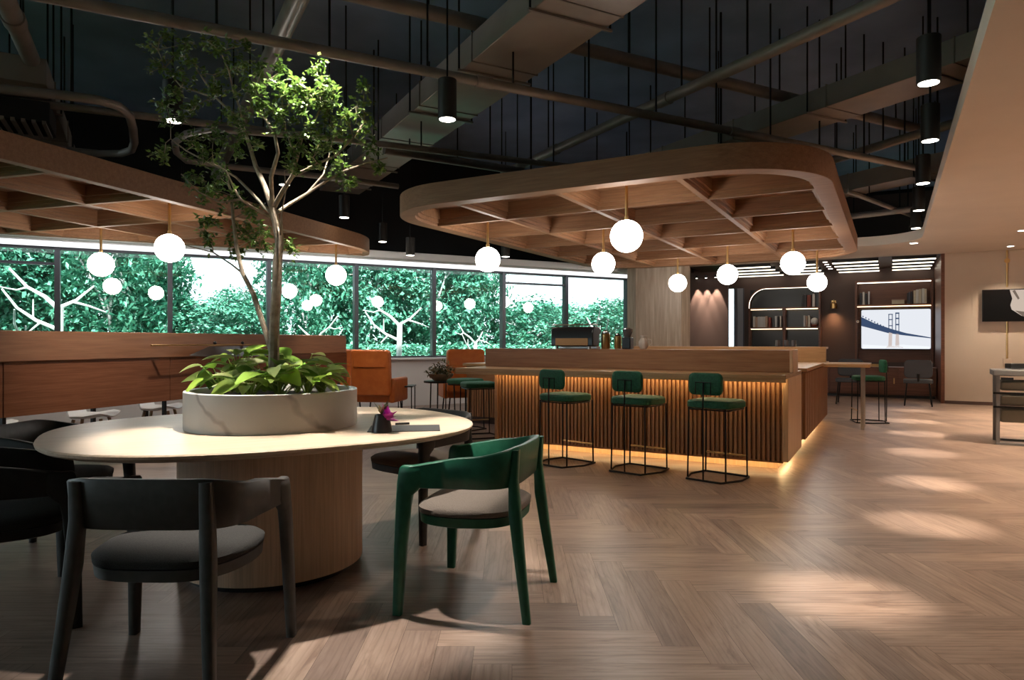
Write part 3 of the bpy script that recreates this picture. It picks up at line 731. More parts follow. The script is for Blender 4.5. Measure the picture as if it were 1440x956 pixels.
br([(383, 292, 0), (381, 249, -.04), (391, 215, -.07), (386, 187, -.09), (374, 168, -.1), (360, 154, -.1), (356, 130, -.1)], .013, .004)
br([(386, 290, 0), (398, 268, -.03), (411, 248, -.06), (418, 220, -.1), (426, 187, -.14), (441, 172, -.17), (452, 150, -.18)], .015, .004)
br([(416, 225, -.08), (408, 200, -.12), (400, 175, -.16), (398, 150, -.18)], .007, .003)
br([(411, 248, -.06), (428, 240, -.04), (446, 230, -.02), (472, 219, 0), (497, 194, .02), (512, 172, .03)], .010, .003)
br([(388, 300, 0), (402, 290, .05), (432, 272, .08), (458, 255, .11), (484, 240, .13), (520, 228, .15), (545, 222, .15)], .011, .003)
br([(432, 272, .08), (455, 245, .14), (462, 222, .17), (470, 190, .2)], .006, .003)
br([(381, 305, 0), (356, 292, -.06), (338, 280, -.1), (328, 262, -.13), (318, 240, -.15), (296, 228, -.18)], .010, .003)
br([(379, 298, 0), (353, 270, .06), (332, 249, .1), (300, 232, .15), (262, 212, .2), (240, 195, .2)], .009, .003)
br([(338, 280, -.1), (310, 285, -.12), (280, 270, -.15), (255, 245, -.15)], .006, .002)
br([(388, 312, 0), (394, 330, -.04), (396, 300, -.1), (402, 268, -.14), (400, 240, -.18)], .006, .002)
tm = MB()
for pts, rs in BR: tm.tube(pts, rs, 9)
CL = [(212, 62, 20, .26), (238, 48, 16, .26), (262, 62, 16, .24), (228, 95, 22, .25), (292, 58, 24, -.02), (318, 72, 24, -.03), (300, 105, 30, .15), (258, 112, 28, .22), (335, 95, 28, -.02),
      (275, 150, 34, .18), (240, 170, 26, .2), (232, 212, 26, .2), (268, 200, 30, .2), (285, 232, 34, .1), (310, 250, 30, -.12), (262, 250, 26, -.14), (330, 205, 30, .1), (318, 165, 30, .12), (350, 120, 28, -.08), (352, 150, 28, -.1), (245, 130, 24, .2),
      (420, 150, 36, -.2), (445, 138, 30, -.2), (402, 172, 32, -.2), (438, 188, 34, -.18), (428, 122, 26, -.2), (402, 135, 26, -.2), (458, 160, 26, -.18), (392, 120, 20, -.15), (456, 115, 20, -.16), (440, 222, 28, -.1), (415, 205, 26, -.14), (408, 240, 18, -.15),
      (500, 150, 28, .03), (512, 122, 20, .03), (505, 185, 28, .03), (524, 212, 26, .12), (480, 228, 26, .1), (535, 238, 14, .15), (445, 92, 16, -.1), (470, 190, 24, .2), (488, 262, 18, .12),
      (300, 310, 30, .15), (335, 322, 34, .13), (365, 335, 28, .1), (290, 338, 20, .2), (330, 350, 20, .15), (400, 348, 20, .05), (352, 300, 22, .13), (395, 100, 20, -.05), (370, 95, 18, -.05), (345, 60, 14, -.02), (290, 270, 30, .14), (330, 282, 22, .12), (226, 145, 22, .22), (310, 130, 26, .1), (345, 175, 26, .0), (372, 130, 22, -.12), (388, 155, 24, -.16), (470, 130, 20, -.1), (480, 165, 22, -.05), (455, 205, 22, -.05), (300, 195, 28, .15), (365, 205, 20, .05), (250, 75, 18, .24), (275, 90, 22, .15)]
lm = MB(); rg = random.Random(4)
nodes = [p for pts, rs in BR[1:] for p in pts[2:]]
for px, py, r, d in CL:
    c = tp_(px, py, d); rad = r/FP*3.69*1.05
    nb = min(nodes, key=lambda q2: (q2-c).length)
    tm.tube([nb, (nb+c)/2+Vector((rg.uniform(-.02, .02), rg.uniform(-.02, .02), .01)), c], [.003, .0025, .0015], 5)
    for tw in range(5):
        dv = Vector((rg.gauss(0, 1), rg.gauss(0, 1), rg.gauss(.1, .8))).normalized()*rad*rg.uniform(.5, 1.05)
        tm.tube([c, c+dv*.6+Vector((0, 0, .004)), c+dv], [.0016, .0012, .0008], 4)
        for k in range(int(4+r*(.62 if 380 < px < 465 and 100 < py < 230 else .75 if py > 265 else .5))):
            q2 = c+dv*rg.uniform(.25, 1.08)+Vector((rg.gauss(0, .012), rg.gauss(0, .012), rg.gauss(0, .012)))
            ld = Vector((rg.gauss(0, 1), rg.gauss(0, 1), rg.gauss(-.1, .6)))
            lm.leaf(q2, ld, (rg.gauss(0, .5), rg.gauss(0, .5), 1), rg.uniform(.024, .040), rg.uniform(.015, .024), rg.random())
obj('trunk', tm, M['bark'], t)
fo = obj('foliage', lm, M['treeleaf'], t, smooth=False); fo['kind'] = 'stuff'
# low plants in the planter
def leafy(px, py, Y, label, n, rad, hgt, seed, wide=1.0, lo=0):
    c = dep(px, py, Y); c.z = SZ+.003
    t = thing('leafy_plant', label, 'plant', c, 0, 'bright leafy plants in the marble planter')
    rg = random.Random(seed); mb = MB(); stm = MB()
    n = int(n*1.5)
    for i in range(n):
        a = 2*PI*(i+rg.uniform(-.3, .3))/n*2.4; k = rg.uniform(.25, 1); up = hgt*rg.uniform(.45, 1.25)+.02
        tip = Vector((math.cos(a)*rad*k, math.sin(a)*rad*k, up))
        stm.tube([(0, 0, 0), tip*.5+Vector((0, 0, up*.15)), tip], [.004, .003, .002], 5)
        L = rg.uniform(.10, .165); Wd = L*rg.uniform(.42, .58)*wide
        d = Vector((math.cos(a+rg.uniform(-.4, .4)), math.sin(a+rg.uniform(-.4, .4)), rg.uniform(-.35, .45))).normalized()
        sd = d.cross(Vector((rg.uniform(-.3, .3), rg.uniform(-.6, .1), 1))).normalized(); nn = sd.cross(d).normalized()
        S = 7; rows = []; droop = rg.uniform(.1, .4)
        for s in range(S+1):
            f = s/S; wv = math.sin(PI*min(f*.92+.04, 1)**.72)*Wd*.5
            if s == S: wv = .0008
            cc = tip+d*L*f-nn*droop*L*f*f
            rows.append([cc+sd*wv+nn*wv*.35, cc, cc-sd*wv+nn*wv*.35])
        rv = rg.random()
        o2 = len(mb.v); mb.v += [tuple(p) for r_ in rows for p in r_]
        for s in range(S):
            for k2 in range(2):
                mb.f.append((o2+s*3+k2, o2+s*3+k2+1, o2+(s+1)*3+k2+1, o2+(s+1)*3+k2)); mb.rnd.append(rv)
    obj('stems', stm, M['potleaf'], t); obj('leaves', mb, M['potleaf'], t, angle=180)
for i, (px, Y, lab, n, rad, h, w) in enumerate([
        (312, 3.62, 'broad yellow green leafy plant at the left rim of the planter', 14, .10, .13, 1.25), (335, 3.80, 'leafy plant left of the tree trunk reaching highest at the left', 12, .10, .17, 1.2),
        (352, 3.48, 'low leafy plant at the front left inside the planter', 13, .10, .08, 1.1), (392, 3.50, 'leafy plant right in front of the tree trunk', 15, .11, .12, 1.2),
        (418, 3.78, 'leafy plant close behind the tree trunk at right', 13, .10, .16, 1.1), (432, 3.52, 'pale leafy plant at the front right of the planter', 14, .10, .10, 1.05), (452, 3.66, 'darker leafy plant at the right rim of the planter', 13, .09, .13, .7), (372, 3.86, 'leafy plant behind the trunk half hidden by the others', 10, .1, .14, 1.0)]):
    leafy(px, 500, Y, lab, n, rad, h, 20+i, w)

# ================================================================ ARMCHAIRS
def make_armchair(loc, rz, label, wm, sm, group):
    """faces local +Y"""
    t = thing('armchair', label, 'armchair', loc, rz, group)
    # plan curve of the rail, from the right arm front round the back to the left arm front
    N = 44; sec = []
    fw, bw, fy, by = .305, .235, .20, -.245
    def plan(s):
        a = abs(s); sg = 1 if s > 0 else -1
        # a = 1 front of the arm, a = 0 middle of the back
        if a > .62:
            k = (a-.62)/.38; return sg*(.297+(fw-.297)*k), -.04+(fy+.04)*k
        th = a/.62*PI/2; ex = 2/3.8
        return sg*.297*(math.sin(th)**ex), -.04-(.205)*(math.cos(th)**ex if th < PI/2-1e-6 else 0)
    for i in range(N+1):
        s = 1-2*i/N; a = abs(s)
        x, y = plan(s); x2, y2 = plan(max(-1, s-.01)); x1, y1 = plan(min(1, s+.01))
        tn = Vector((x2-x1, y2-y1, 0)).normalized(); nr = Vector((-tn.y, tn.x, 0))
        k = max(0, min(1, (a-.18)/.82))**1.25
        zt = .740-.086*k
        kb = max(0, min(1, (a-.40)/.55)); kb = kb*kb*(3-2*kb)
        zb = .566-.008*kb
        th = .013+.006*k
        lean = .018*(1-k)
        c = Vector((x, y, 0)); o_ = -nr if nr.dot(Vector((x, y+.02, 0))) < 0 else nr
        p = []
        for ow, z in ((-th, zb+.004), (-th*.7, zb), (th*.7, zb), (th, zb+.004), (th, zt-.006), (th*.6, zt), (-th*.6, zt), (-th, zt-.006)):
            p.append(c+o_*(ow+lean*(z-.57)/.17)+Vector((0, 0, z)))
        sec.append(p)
    obj('backrest', MB().loft(sec), wm, t, angle=50)
    for sg in (-1, 1):
        mb = MB(); rings = []   # front leg with the rounded elbow under the arm end
        prof = [(.0, .272, .020, .016), (.30, .268, .027, .019), (.47, .263, .032, .0195), (.525, .261, .036, .019), (.552, .259, .050, .0195), (.575, .258, .056, .0195), (.622, .252, .056, .0195), (.644, .246, .052, .019), (.654, .236, .042, .016)]
        for z, yf, hw, hx in prof:
            yc2 = yf-hw
            x = sg*(fw+.022*(1-z/.66))
            rings.append([(x+sx*hx, yc2+sy*hw, z) for sx, sy in ((-1, -.8), (-.7, -1), (.7, -1), (1, -.8), (1, .8), (.7, 1), (-.7, 1), (-1, .8))])
        if sg < 0: pass
        mb.loft(rings); obj('leg', mb, wm, t, angle=60)
        mb = MB(); rings = []   # rear leg, running up the outside of the back rail
        for z, f, w, d in ((0, 1, .016, .017), (.30, .45, .021, .023), (.45, .2, .023, .026), (.60, .02, .023, .020), (.73, .0, .020, .014)):
            x, y = sg*(.222+.043*f), -.243-.075*f-(.018*(z-.57)/.17 if z > .57 else 0)
            rings.append([(x+sx*w, y+sy*d, z) for sx, sy in ((-1, -.7), (-.7, -1), (.7, -1), (1, -.7), (1, .7), (.7, 1), (-.7, 1), (-1, .7))])
        mb.loft(rings); obj('leg', mb, wm, t, angle=60)
    def seatpoly(d):
        out = []
        for i in range(48):
            th = 2*PI*i/48; c, s = math.cos(th), math.sin(th)
            x = math.copysign(abs(c)**(2/3.2), c); y = math.copysign(abs(s)**(2/3.2), s)
            w = .284 if y > 0 else .284-.035*(-y)
            out.append(((w-d)*x, (.245-d)*y-.005))
        return out
    sfr = obj('seat_frame', MB().loft([[(x, y, z) for x, y in seatpoly(d)] for z, d in ((.378, .03), (.385, .012), (.425, .008))]), wm, t, angle=50)
    obj('seat', MB().loft([[(x, y, z) for x, y in seatpoly(d)] for z, d in ((.425, .02), (.43, .006), (.452, .004), (.464, .02), (.472, .06), (.476, .14))]), sm, t, angle=60)
    return t
AG = 'armchairs round the oval table'
A = make_armchair((-1.235, 2.545, 0), R(-2), 'dark grey armchair in the foreground with its back to the viewer', M['greywood'], M['seatgrey'], AG)
sw = {M['greywood']: M['charcoal']}
dup(A, (-2.22, 3.00, 0), R(-56), 'black armchair cut off by the left picture edge', swap=sw)
dup(A, (-2.55, 3.82, 0), R(-90), 'black armchair at the left end of the oval table, behind the cut off one', swap=sw)
dup(A, (-1.90, 4.86, 0), R(-155), 'black armchair on the far left side of the oval table, mostly hidden', swap=sw)
dup(A, (-.62, 4.42, 0), R(141), 'dark armchair with taupe seat tucked under the right far side of the oval table', swap={M['greywood']: M['charcoal'], M['seatgrey']: M['seattaupe']})
dup(A, (-.17, 3.245, 0), R(74), 'green wooden armchair with taupe seat right of the oval table', swap={M['greywood']: M['greenwood'], M['seatgrey']: M['seattaupe']})

# ================================================================ PARTITION AND SEATING AT LEFT
pa, pb = Vector((-3.91, 5.215, 0)), Vector((-2.38, 9.92, 0))
ang = math.atan2((pb-pa).y, (pb-pa).x); pa = pa-(pb-pa).normalized()*1.6; PL = (pb-pa).length
t = thing('long_partition', 'long low walnut partition with lacquered lower panels left of the table', 'partition', pa, ang)
obj('top_band', MB().prism([(0, 0), (PL-.08, 0), (PL-.02, .02), (PL, .06), (PL, .16), (0, .16)], 1.04, 1.285), M['part'], t, bevel=.008)
n = 4
for i in range(n):
    x0, x1 = PL*i/n, PL*(i+1)/n; obj('lower_panel', MB().box(x0+.003, x1-.003, .02, .06, .61, 1.04), M['partlow'], t, bevel=.003)
for i in range(5):
    x = .1+(PL-.2)*i/4; obj('leg', MB().box(x-.015, x+.015, .08, .11, 0, 1.04), M['blackmetal'], t)
# reading lamp on the partition
q = dep(280, 485, 6.95)
t = thing('reading_lamp', 'black shade reading lamp on a thin brass bar along the partition', 'lamp', Vector((q.x, q.y, 0))+Vector((0, 0, q.z)), ang)
bb_ = obj('brass_bar', MB().tube([(-.62, -.02, 0), (.95, -.02, 0)], .008, 8), M['brass'], t)
obj('shade', MB().loft([[(-.18, -.03, -.105), (.95, -.03, -.105), (.95, -.30, -.12), (-.05, -.30, -.12)], [(.12, -.01, -.015), (.8, -.01, -.015), (.75, -.06, -.015), (.15, -.06, -.015)]]), M['blackplastic'], t, bevel=.005)
for x in (.2, .62): obj('knob', MB().sphere((x, -.02, .02), .018, 12, 8), M['blackplastic'], bb_)
for x in (-.5, .9): obj('bracket', MB().box(x-.01, x+.01, -.02, .075, -.01, .01), M['brass'], t)
# white shell chairs behind it
def shell_chair(loc, rz, label):
    t = thing('shell_chair', label, 'chair', loc, rz, 'white shell chairs behind the partition')
    prof = [(.21, .44), (.14, .455), (0, .43), (-.12, .435), (-.19, .50), (-.215, .62), (-.235, .80)]
    rows_o, rows_i = [], []
    for i, (y, z) in enumerate(prof):
        w = .22+.03*math.sin(i/6*PI); up = .03 if i < 4 else 0
        rows_o.append([(w*x, y+(.06*x*x if i > 3 else 0), z+up*x*x) for x in (-1, -.7, -.35, 0, .35, .7, 1)])
    mb = MB(); n = 7
    top = [p for r_ in rows_o for p in r_]; bot = [(x, y-.008, z-.014) for x, y, z in top]
    fs = []; K = len(top)
    for i in range(len(prof)-1):
        for j in range(n-1):
            a, b2, c, d = i*n+j, i*n+j+1, (i+1)*n+j+1, (i+1)*n+j
            fs += [(a, b2, c, d), (K+d, K+c, K+b2, K+a)]
    edge = [j for j in range(n)]+[i*n+n-1 for i in range(1, len(prof))]+[(len(prof)-1)*n+j for j in range(n-2, -1, -1)]+[i*n for i in range(len(prof)-2, 0, -1)]
    for k in range(len(edge)):
        a, b2 = edge[k], edge[(k+1) % len(edge)]; fs.append((b2, a, K+a, K+b2))
    mb.add(top+bot, fs); obj('shell', mb, M['whiteshell'], t, angle=60)
    for sx, sy in ((-1, 1), (1, 1), (-1, -1), (1, -1)):
        obj('leg', MB().tube([(sx*.13, sy*.12, .42), (sx*.22, sy*.20, 0)], [.017, .011], 10), M['ashleg'], t)
    return t
sc0 = shell_chair((-4.72, 6.05, 0), R(-80), 'white shell chair behind the partition, nearest the left picture edge')
dup(sc0, (-4.28, 6.95, 0), R(-75), 'white shell chair behind the partition, second from the left picture edge')
dup(sc0, (-4.0, 7.75, 0), R(-78), 'white shell chair behind the partition, third from the left picture edge')
dup(sc0, (-3.7, 8.55, 0), R(-70), 'white shell chair behind the partition, seen beside the marble planter')
t = thing('long_desk', 'long white desk beyond the partition under the left canopy', 'desk', Lp(-.55, .9), RL)
obj('desk_top', MB().box(-.45, .45, -2.4, 2.4, .71, .74), M['whiteshell'], t, bevel=.004)
for x in (-.4, .4):
    for y in (-2.2, 0, 2.2): obj('leg', MB().box(x-.02, x+.02, y-.02, y+.02, 0, .71), M['blackmetal'], t)

# orange lounge chairs by the window
def lounge_chair(loc, rz, label, w=.60):
    t = thing('lounge_chair', label, 'lounge chair', loc, rz, 'orange leather lounge chairs by the windows')
    obj('backrest', MB().loft([[(x, -.36-.06*(z-.45), z) for x, z in rr(-w/2, w/2, .40, 1.08, .06, 4)], [(x, -.24-.06*(z-.45), z) for x, z in rr(-w/2, w/2, .40, 1.08, .06, 4)]]), M['orange'], t, bevel=.025)
    obj('seat', MB().box(-w/2+.02, w/2-.02, -.26, .34, .30, .45), M['orange'], t, bevel=.04)
    for sx in (-1, 1): obj('armrest', MB().box(sx*w/2-.045, sx*w/2+.045, -.30, .34, .30, .66), M['orange'], t, bevel=.03)
    for sx in (-1, 1):
        for y in (-.3, .28): obj('leg', MB().tube([(sx*(w/2-.06), y, .31), (sx*(w/2-.03), y, 0)], .012, 8), M['blackmetal'], t)
    obj('head_pad', MB().box(-w/2+.05, w/2-.05, -.39, -.36, .82, 1.0), M['orange'], t, bevel=.01)
    return t
def fl_(px, Y): q = dep(px, 480, Y); q.z = 0; return q
o0 = lounge_chair(fl_(533, 10.3), R(-10), 'orange leather lounge chair seen from behind beside the partition end')
dup(o0, fl_(480, 10.75), R(5), 'orange leather lounge chair mostly hidden behind the partition end')
dup(o0, fl_(649, 11.1), R(15), 'orange leather lounge chair seen over the side counter left of the bar')
# side table and plant bowl
c = fl_(620, 10.0)
t = thing('side_table', 'black round side table by the window carrying a plant bowl', 'side table', c)
obj('table_top', MB().lathe([(.25, .60), (.25, .625)], 32), M['blackmetal'], t)
for k in range(3):
    a = 2*PI*k/3+.4; obj('leg', MB().tube([(.2*math.cos(a), .2*math.sin(a), .6), (.22*math.cos(a), .22*math.sin(a), 0)], .010, 8), M['blackmetal'], t)
t = thing('plant_bowl', 'bowl of olive and brown foliage on the black side table', 'potted plant', (c.x, c.y, .626))
obj('bowl', MB().lathe([(.10, 0), (.17, .06), (.19, .10), (.18, .10), (.01, .09)], 28), M['ashleg'], t)
mb = MB(); rg = random.Random(8)
for i in range(420):
    d = Vector((rg.gauss(0, 1), rg.gauss(0, 1), abs(rg.gauss(0, .8)))).normalized()*rg.uniform(.05, .23); d.z = d.z*.85+.09
    mb.leaf(d, (rg.gauss(0, 1), rg.gauss(0, 1), rg.gauss(.2, .6)), (0, 0, 1), rg.uniform(.05, .08), .035, rg.random())
fo = obj('foliage', mb, M['shrubleaf'], t, smooth=False)
t = thing('low_coffee_table', 'small black wire table between the orange chairs', 'side table', fl_(572, 10.6))
obj('table_top', MB().box(-.12, .12, -.2, .2, .50, .52), M['blackmetal'], t, bevel=.003)
for sx in (-.1, .1):
    for y in (-.18, .18): obj('leg', MB().tube([(sx, y, .5), (sx, y, 0)], .009, 6), M['blackmetal'], t)

# ================================================================ LOUNGE
def lg(u, v=BV, z=0): return Bp(u, v, z)
# linear ceiling lights in two fields
for fi, (ua, ub, lab) in enumerate([(-2.9, -1.85, 'left'), (-1.65, -.95, 'middle'), (-.62, .22, 'right'), (.48, 1.22, 'far right')]):
    for k in range(4):
        v = 10.02+k*.70
        t = thing('linear_light', 'lit linear ceiling light, %s of the four in the %s lounge field' % (['frontmost', 'second', 'third', 'rearmost'][k], lab), 'ceiling light', Bp(ua, v, 2.87), RB, 'linear lights of the lounge ceiling')
        obj('housing', MB().box(-.01, ub-ua+.01, -.02, .06, -.035, .027), M['blackplastic'], t)
        obj('diffuser', MB().box(0, ub-ua, -.021, .061, -.052, -.035), M['slatlight'], t)
for k in range(4):
    t = thing('ceiling_dot', 'small round lounge ceiling spot, %s of four in the dark strip' % ['first', 'second', 'third', 'fourth'][k], 'downlight', Bp(-.78, 10.3+.5*k, 2.896), RB, 'small spots of the lounge ceiling')
    obj('lamp_face', MB().lathe([(.045, -.006), (.045, 0)], 16), M['lens'], t); obj('trim_ring', MB().lathe([(.055, -.004), (.055, .002)], 16), M['blackplastic'], t)
# arched shelf
t = thing('arched_bookshelf', 'dark bookshelf with lit arched top on the lounge rear wall', 'bookshelf', lg(-2.65, BV), RB)
SW, SD = 1.64, .28; zA, zB, zC, zD = 2.54, 2.03, 1.55, 1.05
arc = [(.02, zB)]+[(.42-.40*math.cos(R(a)), zB+.05+(.42)*math.sin(R(a))) for a in range(0, 91, 10)]+[(SW, zB+.47)]
def strip(pts, th, y0, y1):
    mb = MB(); out = []
    for i, (x, z) in enumerate(pts):
        x1, z1 = pts[max(i-1, 0)]; x2, z2 = pts[min(i+1, len(pts)-1)]; d = Vector((x2-x1, z2-z1)).normalized()
        out.append([(x, y0, z), (x, y1, z), (x-d.y*th, y1, z+d.x*th), (x-d.y*th, y0, z+d.x*th)])
    return mb.loft(out)
obj('arch', strip(arc, .03, -SD, 0), M['loungewood'], t, angle=60)
obj('arch_led', strip([(x+.004, z-.012) for x, z in arc], .010, -SD-.012, -SD), M['slatlight'], t, angle=60)
obj('back_panel', MB().box(.0, SW, -.012, -.002, .9, zB+.46), M['blackplastic'], t)
for z in (zB, zC, zD): obj('shelf', MB().box(0, SW, -SD, 0, z-.035, z), M['loungewood'], t, bevel=.003)
for x in (0, SW-.04): obj('side_panel', MB().box(x, x+.04, -SD, 0, .8 if x else .8, zB+(.46 if x else 0)), M['loungewood'], t)
obj('divider', MB().box(.80, .86, -SD, 0, .8, zB-.035), M['loungewood'], t)
for z in (zB, zC):
    for x0, x1 in ((.06, .78), (.88, SW-.06)): obj('shelf_led', MB().box(x0, x1, -SD+.0, -SD+.02, z-.055, z-.037), M['shelfled'], t)
BC = [(.55, .56, .58), (.7, .68, .64), (.05, .05, .06), (.45, .32, .25), (.25, .06, .04), (.5, .5, .52), (.1, .11, .14), (.62, .55, .42)]
BM = [mat('book_cover_%d' % i, c, .6) for i, c in enumerate(BC)]; PG = mat('book_pages', (.75, .7, .6), .8)
rg = random.Random(9); 
CN = ['pale grey', 'cream', 'black', 'tan', 'dark red', 'light grey', 'navy', 'straw yellow']
def book(u, v, z, w, h, d, ci, label, group, lean=0):
    t = thing('book', label, 'book', Bp(u, v, z), RB, group)
    t.rotation_euler = (0, lean, RB)
    cv = obj('cover', MB().box(0, w, -d, 0, 0, h), BM[ci], t, bevel=.002); obj('pages', MB().box(w*.15, w*.85, -d*.96, .002, h, h+.002), PG, cv)
def books(u0, v, z, seq, where, group):
    u = u0
    for i, (w, h, ci, g) in enumerate(seq):
        u += g; book(u, v, z, w, h, .17, ci, '%s book, number %d from the left %s' % (CN[ci], i+1, where), group); u += w+.002
books(-2.65+.10, BV-.05, zC+.001, [(.04, .27, 1, 0), (.055, .25, 3, .01), (.06, .26, 5, .0), (.06, .26, 0, 0), (.055, .26, 5, 0), (.05, .27, 3, .0), (.05, .24, 4, .02), (.045, .27, 0, .10), (.04, .26, 2, 0), (.035, .27, 1, .02)], 'in the left bay under the arch', 'books in the left bay of the arched shelf')
books(-2.65+1.26, BV-.05, zC+.001, [(.04, .27, 0, 0), (.035, .26, 3, .01), (.045, .27, 1, .01)], 'in the right bay under the arch', 'books in the right bay of the arched shelf')
books(-2.65+1.22, BV-.05, zB+.001, [(.05, .27, 2, 0), (.05, .29, 2, 0), (.04, .28, 4, .02), (.04, .28, 4, 0), (.05, .30, 1, .03)], 'inside the arch itself', 'books inside the arch')
t = thing('table_lamp', 'small white globe ornament in the right bay of the arched shelf', 'ornament', lg(-2.65+1.50, BV-.14, zC+.001))
obj('bowl', MB().lathe([(.05, 0), (.085, .03), (.09, .05), (.02, .05)], 20), BM[4], t); obj('globe', MB().sphere((0, 0, .13), .09, 20, 12), M['white'], t)
# brass wall lamp
q = lg(-.74, BV-.0, 2.08)
t = thing('wall_lamp', 'small brass wall lamp between the two lounge shelves', 'wall lamp', q, RB)
obj('wall_plate', MB().box(-.05, .05, -.02, -.001, -.1, .1), M['brass'], t, bevel=.004)
obj('arm', MB().tube([(0, -.02, .08), (0, -.09, .10), (.0, -.11, .04)], .012, 8), M['brass'], t)
obj('shade', MB().lathe([(.075, -.10), (.075, .02), (.03, .05)], 20, (0, -.11, 0)), M['brass'], t)
l = bpy.data.lights.new('lamp_glow', 'SPOT'); l.energy = 26; l.spot_size = R(120); l.spot_blend = 1; l.color = (1, .62, .3); l.shadow_soft_size = .03
o = bpy.data.objects.new('lamp_glow', l); C.objects.link(o); o.parent = t; o.location = (0, -.13, -.11)
# scallop lights on the partition wall
for i, u in enumerate((-3.38, -3.17, -2.96)):
    p = Bp(u, 9.78, 2.62)
    t = thing('wall_washer', 'tiny downlight grazing the brown partition wall, %s of three' % ['left', 'middle', 'right'][i], 'downlight', p, RB, 'scallop downlights beside the column')
    obj('lamp_body', MB().lathe([(.03, 0), (.03, .06)], 16), M['blackplastic'], t); obj('lamp_face', MB().lathe([(.022, -.003), (.022, .0)], 16), M['lens'], t)
    obj('mount_bar', MB().box(-.01, .01, 0, .118, .02, .04), M['blackplastic'], t)
    l = bpy.data.lights.new('washer_beam', 'SPOT'); l.energy = 150; l.spot_size = R(40); l.spot_blend = .3; l.color = (1, .85, .68); l.shadow_soft_size = .01
    o = bpy.data.objects.new('washer_beam', l); C.objects.link(o); o.parent = t; o.location = (0, 0, -.01); o.rotation_euler = (R(6), 0, 0)
# media wall: shelf above the screen
t = thing('media_shelf_unit', 'dark walnut media unit framing the bridge screen with a lit top shelf', 'shelf unit', lg(-.28, BV), RB)
UW = 1.56; UD = .26
obj('back_panel', MB().box(0, UW, -.014, -.002, .72, 2.56), M['loungewood'], t)
for x in (0, UW-.05): obj('side_panel', MB().box(x, x+.05, -UD, -.014, .72, 2.58), M['loungewood'], t)
obj('shelf', MB().box(.05, UW-.05, -UD, -.014, 2.01, 2.05), M['loungewood'], t); obj('top_board', MB().box(0, UW, -UD, 0, 2.56, 2.60), M['loungewood'], t)
obj('shelf_led', MB().box(.05, UW-.05, -UD-.012, -UD, 2.535, 2.555), M['slatlight'], t); obj('shelf_led', MB().box(.05, UW-.05, -UD-.012, -UD, 1.99, 2.008), M['shelfled'], t)
books(-.28+.10, BV-.06, 2.051, [(.045, .27, 2, 0), (.04, .29, 1, .01), (.04, .26, 2, .01), (.035, .30, 0, .02)], 'on the shelf above the bridge screen', 'books at the left above the screen')
books(-.28+1.05, BV-.06, 2.051, [(.03, .24, 2, 0), (.03, .26, 6, .0), (.03, .27, 2, .01), (.045, .29, 7, .02), (.05, .31, 1, 0), (.05, .32, 7, 0), (.05, .33, 1, .01), (.04, .32, 7, 0)], 'in the right group above the bridge screen', 'books at the right above the screen')
t = thing('storage_box', 'low grey box lying between the books above the screen', 'box', lg(-.28+.75, BV-.16, 2.051), RB); obj('body', MB().box(0, .25, -.08, .08, 0, .08), BM[7], t, bevel=.006); obj('lid', MB().box(-.004, .254, -.084, .084, .08, .10), BM[3], t, bevel=.004)
# screen with the bridge picture
t = thing('wall_screen', 'large lit screen showing a suspension bridge in the lounge', 'screen', lg(-.15, BV-.10, 1.03), RB)
SWd, SH = 1.38, .90
obj('bezel', MB().box(-.02, SWd+.02, 0, .05, -.02, SH+.02), M['blackplastic'], t, bevel=.008); obj('bracket', MB().box(.5, .9, .05, .084, .3, .6), M['blackmetal'], t)
scn = obj('screen', MB().prism(rr(0, SWd, 0, SH, .03, 4), 0, .004).xf(Matrix.Translation((0, -.001, 0)) @ Matrix.Rotation(PI/2, 4, 'X')), emis('screen_sky', (.86, .89, .95), .62), t, label='bright cloudy sky picture')
pm = MB(); y = -.0065
def poly(mb, pts): mb.loft([[(x, y, z) for x, z in pts], [(x, y-.001, z) for x, z in pts]])
poly(pm, [(.0, .74), (.25, .60), (.6, .46), (.9, .36), (1.38, .26), (1.38, .24), (.85, .31), (.55, .36), (.2, .47), (0, .53)])
for x in (.56, .63, .70, .76): poly(pm, [(x-.008, .40), (x+.008, .40), (x+.008, .80), (x-.008, .80)])
for z in (.52, .66, .78): poly(pm, [(.55, z), (.64, z), (.64, z+.02), (.55, z+.02)]); poly(pm, [(.69, z+.02), (.77, z+.02), (.77, z+.05), (.69, z+.05)])
for k in range(9): poly(pm, [(.02+.06*k, .74-.034*k), (.045+.06*k, .735-.034*k), (.045+.06*k, .765-.034*k), (.02+.06*k, .77-.034*k)])
obj('bridge_deck', pm, emis('screen_dark_blue', (.03, .05, .10), 1.0), scn)
pm = MB(); poly(pm, [(.55, .05), (.62, .06), (.63, .36), (.56, .38)]); poly(pm, [(.69, .06), (.77, .05), (.76, .34), (.70, .35)]); poly(pm, [(.50, .02), (.85, .02), (.82, .07), (.53, .07)])
obj('bridge_pier', pm, emis('screen_stone', (.42, .36, .34), 1.0), scn)
pm = MB(); poly(pm, [(.03, .005), (1.36, .005), (1.36, .06), (.9, .09), (.86, .10), (.5, .07), (.03, .10)]); y = -.0062
obj('river', pm, emis('screen_water', (.60, .63, .66), 1.0), scn)
t = thing('switch_disc', 'white round switch at the left of the bridge screen', 'switch', lg(-.22, BV-.27, 1.66), RB); obj('plate', MB().lathe([(.03, 0), (.03, .012)], 16).xf(Matrix.Rotation(PI/2, 4, 'X')), M['white'], t); obj('button', MB().lathe([(.015, .012), (.015, .018)], 12).xf(Matrix.Rotation(PI/2, 4, 'X')), M['brass'], t)
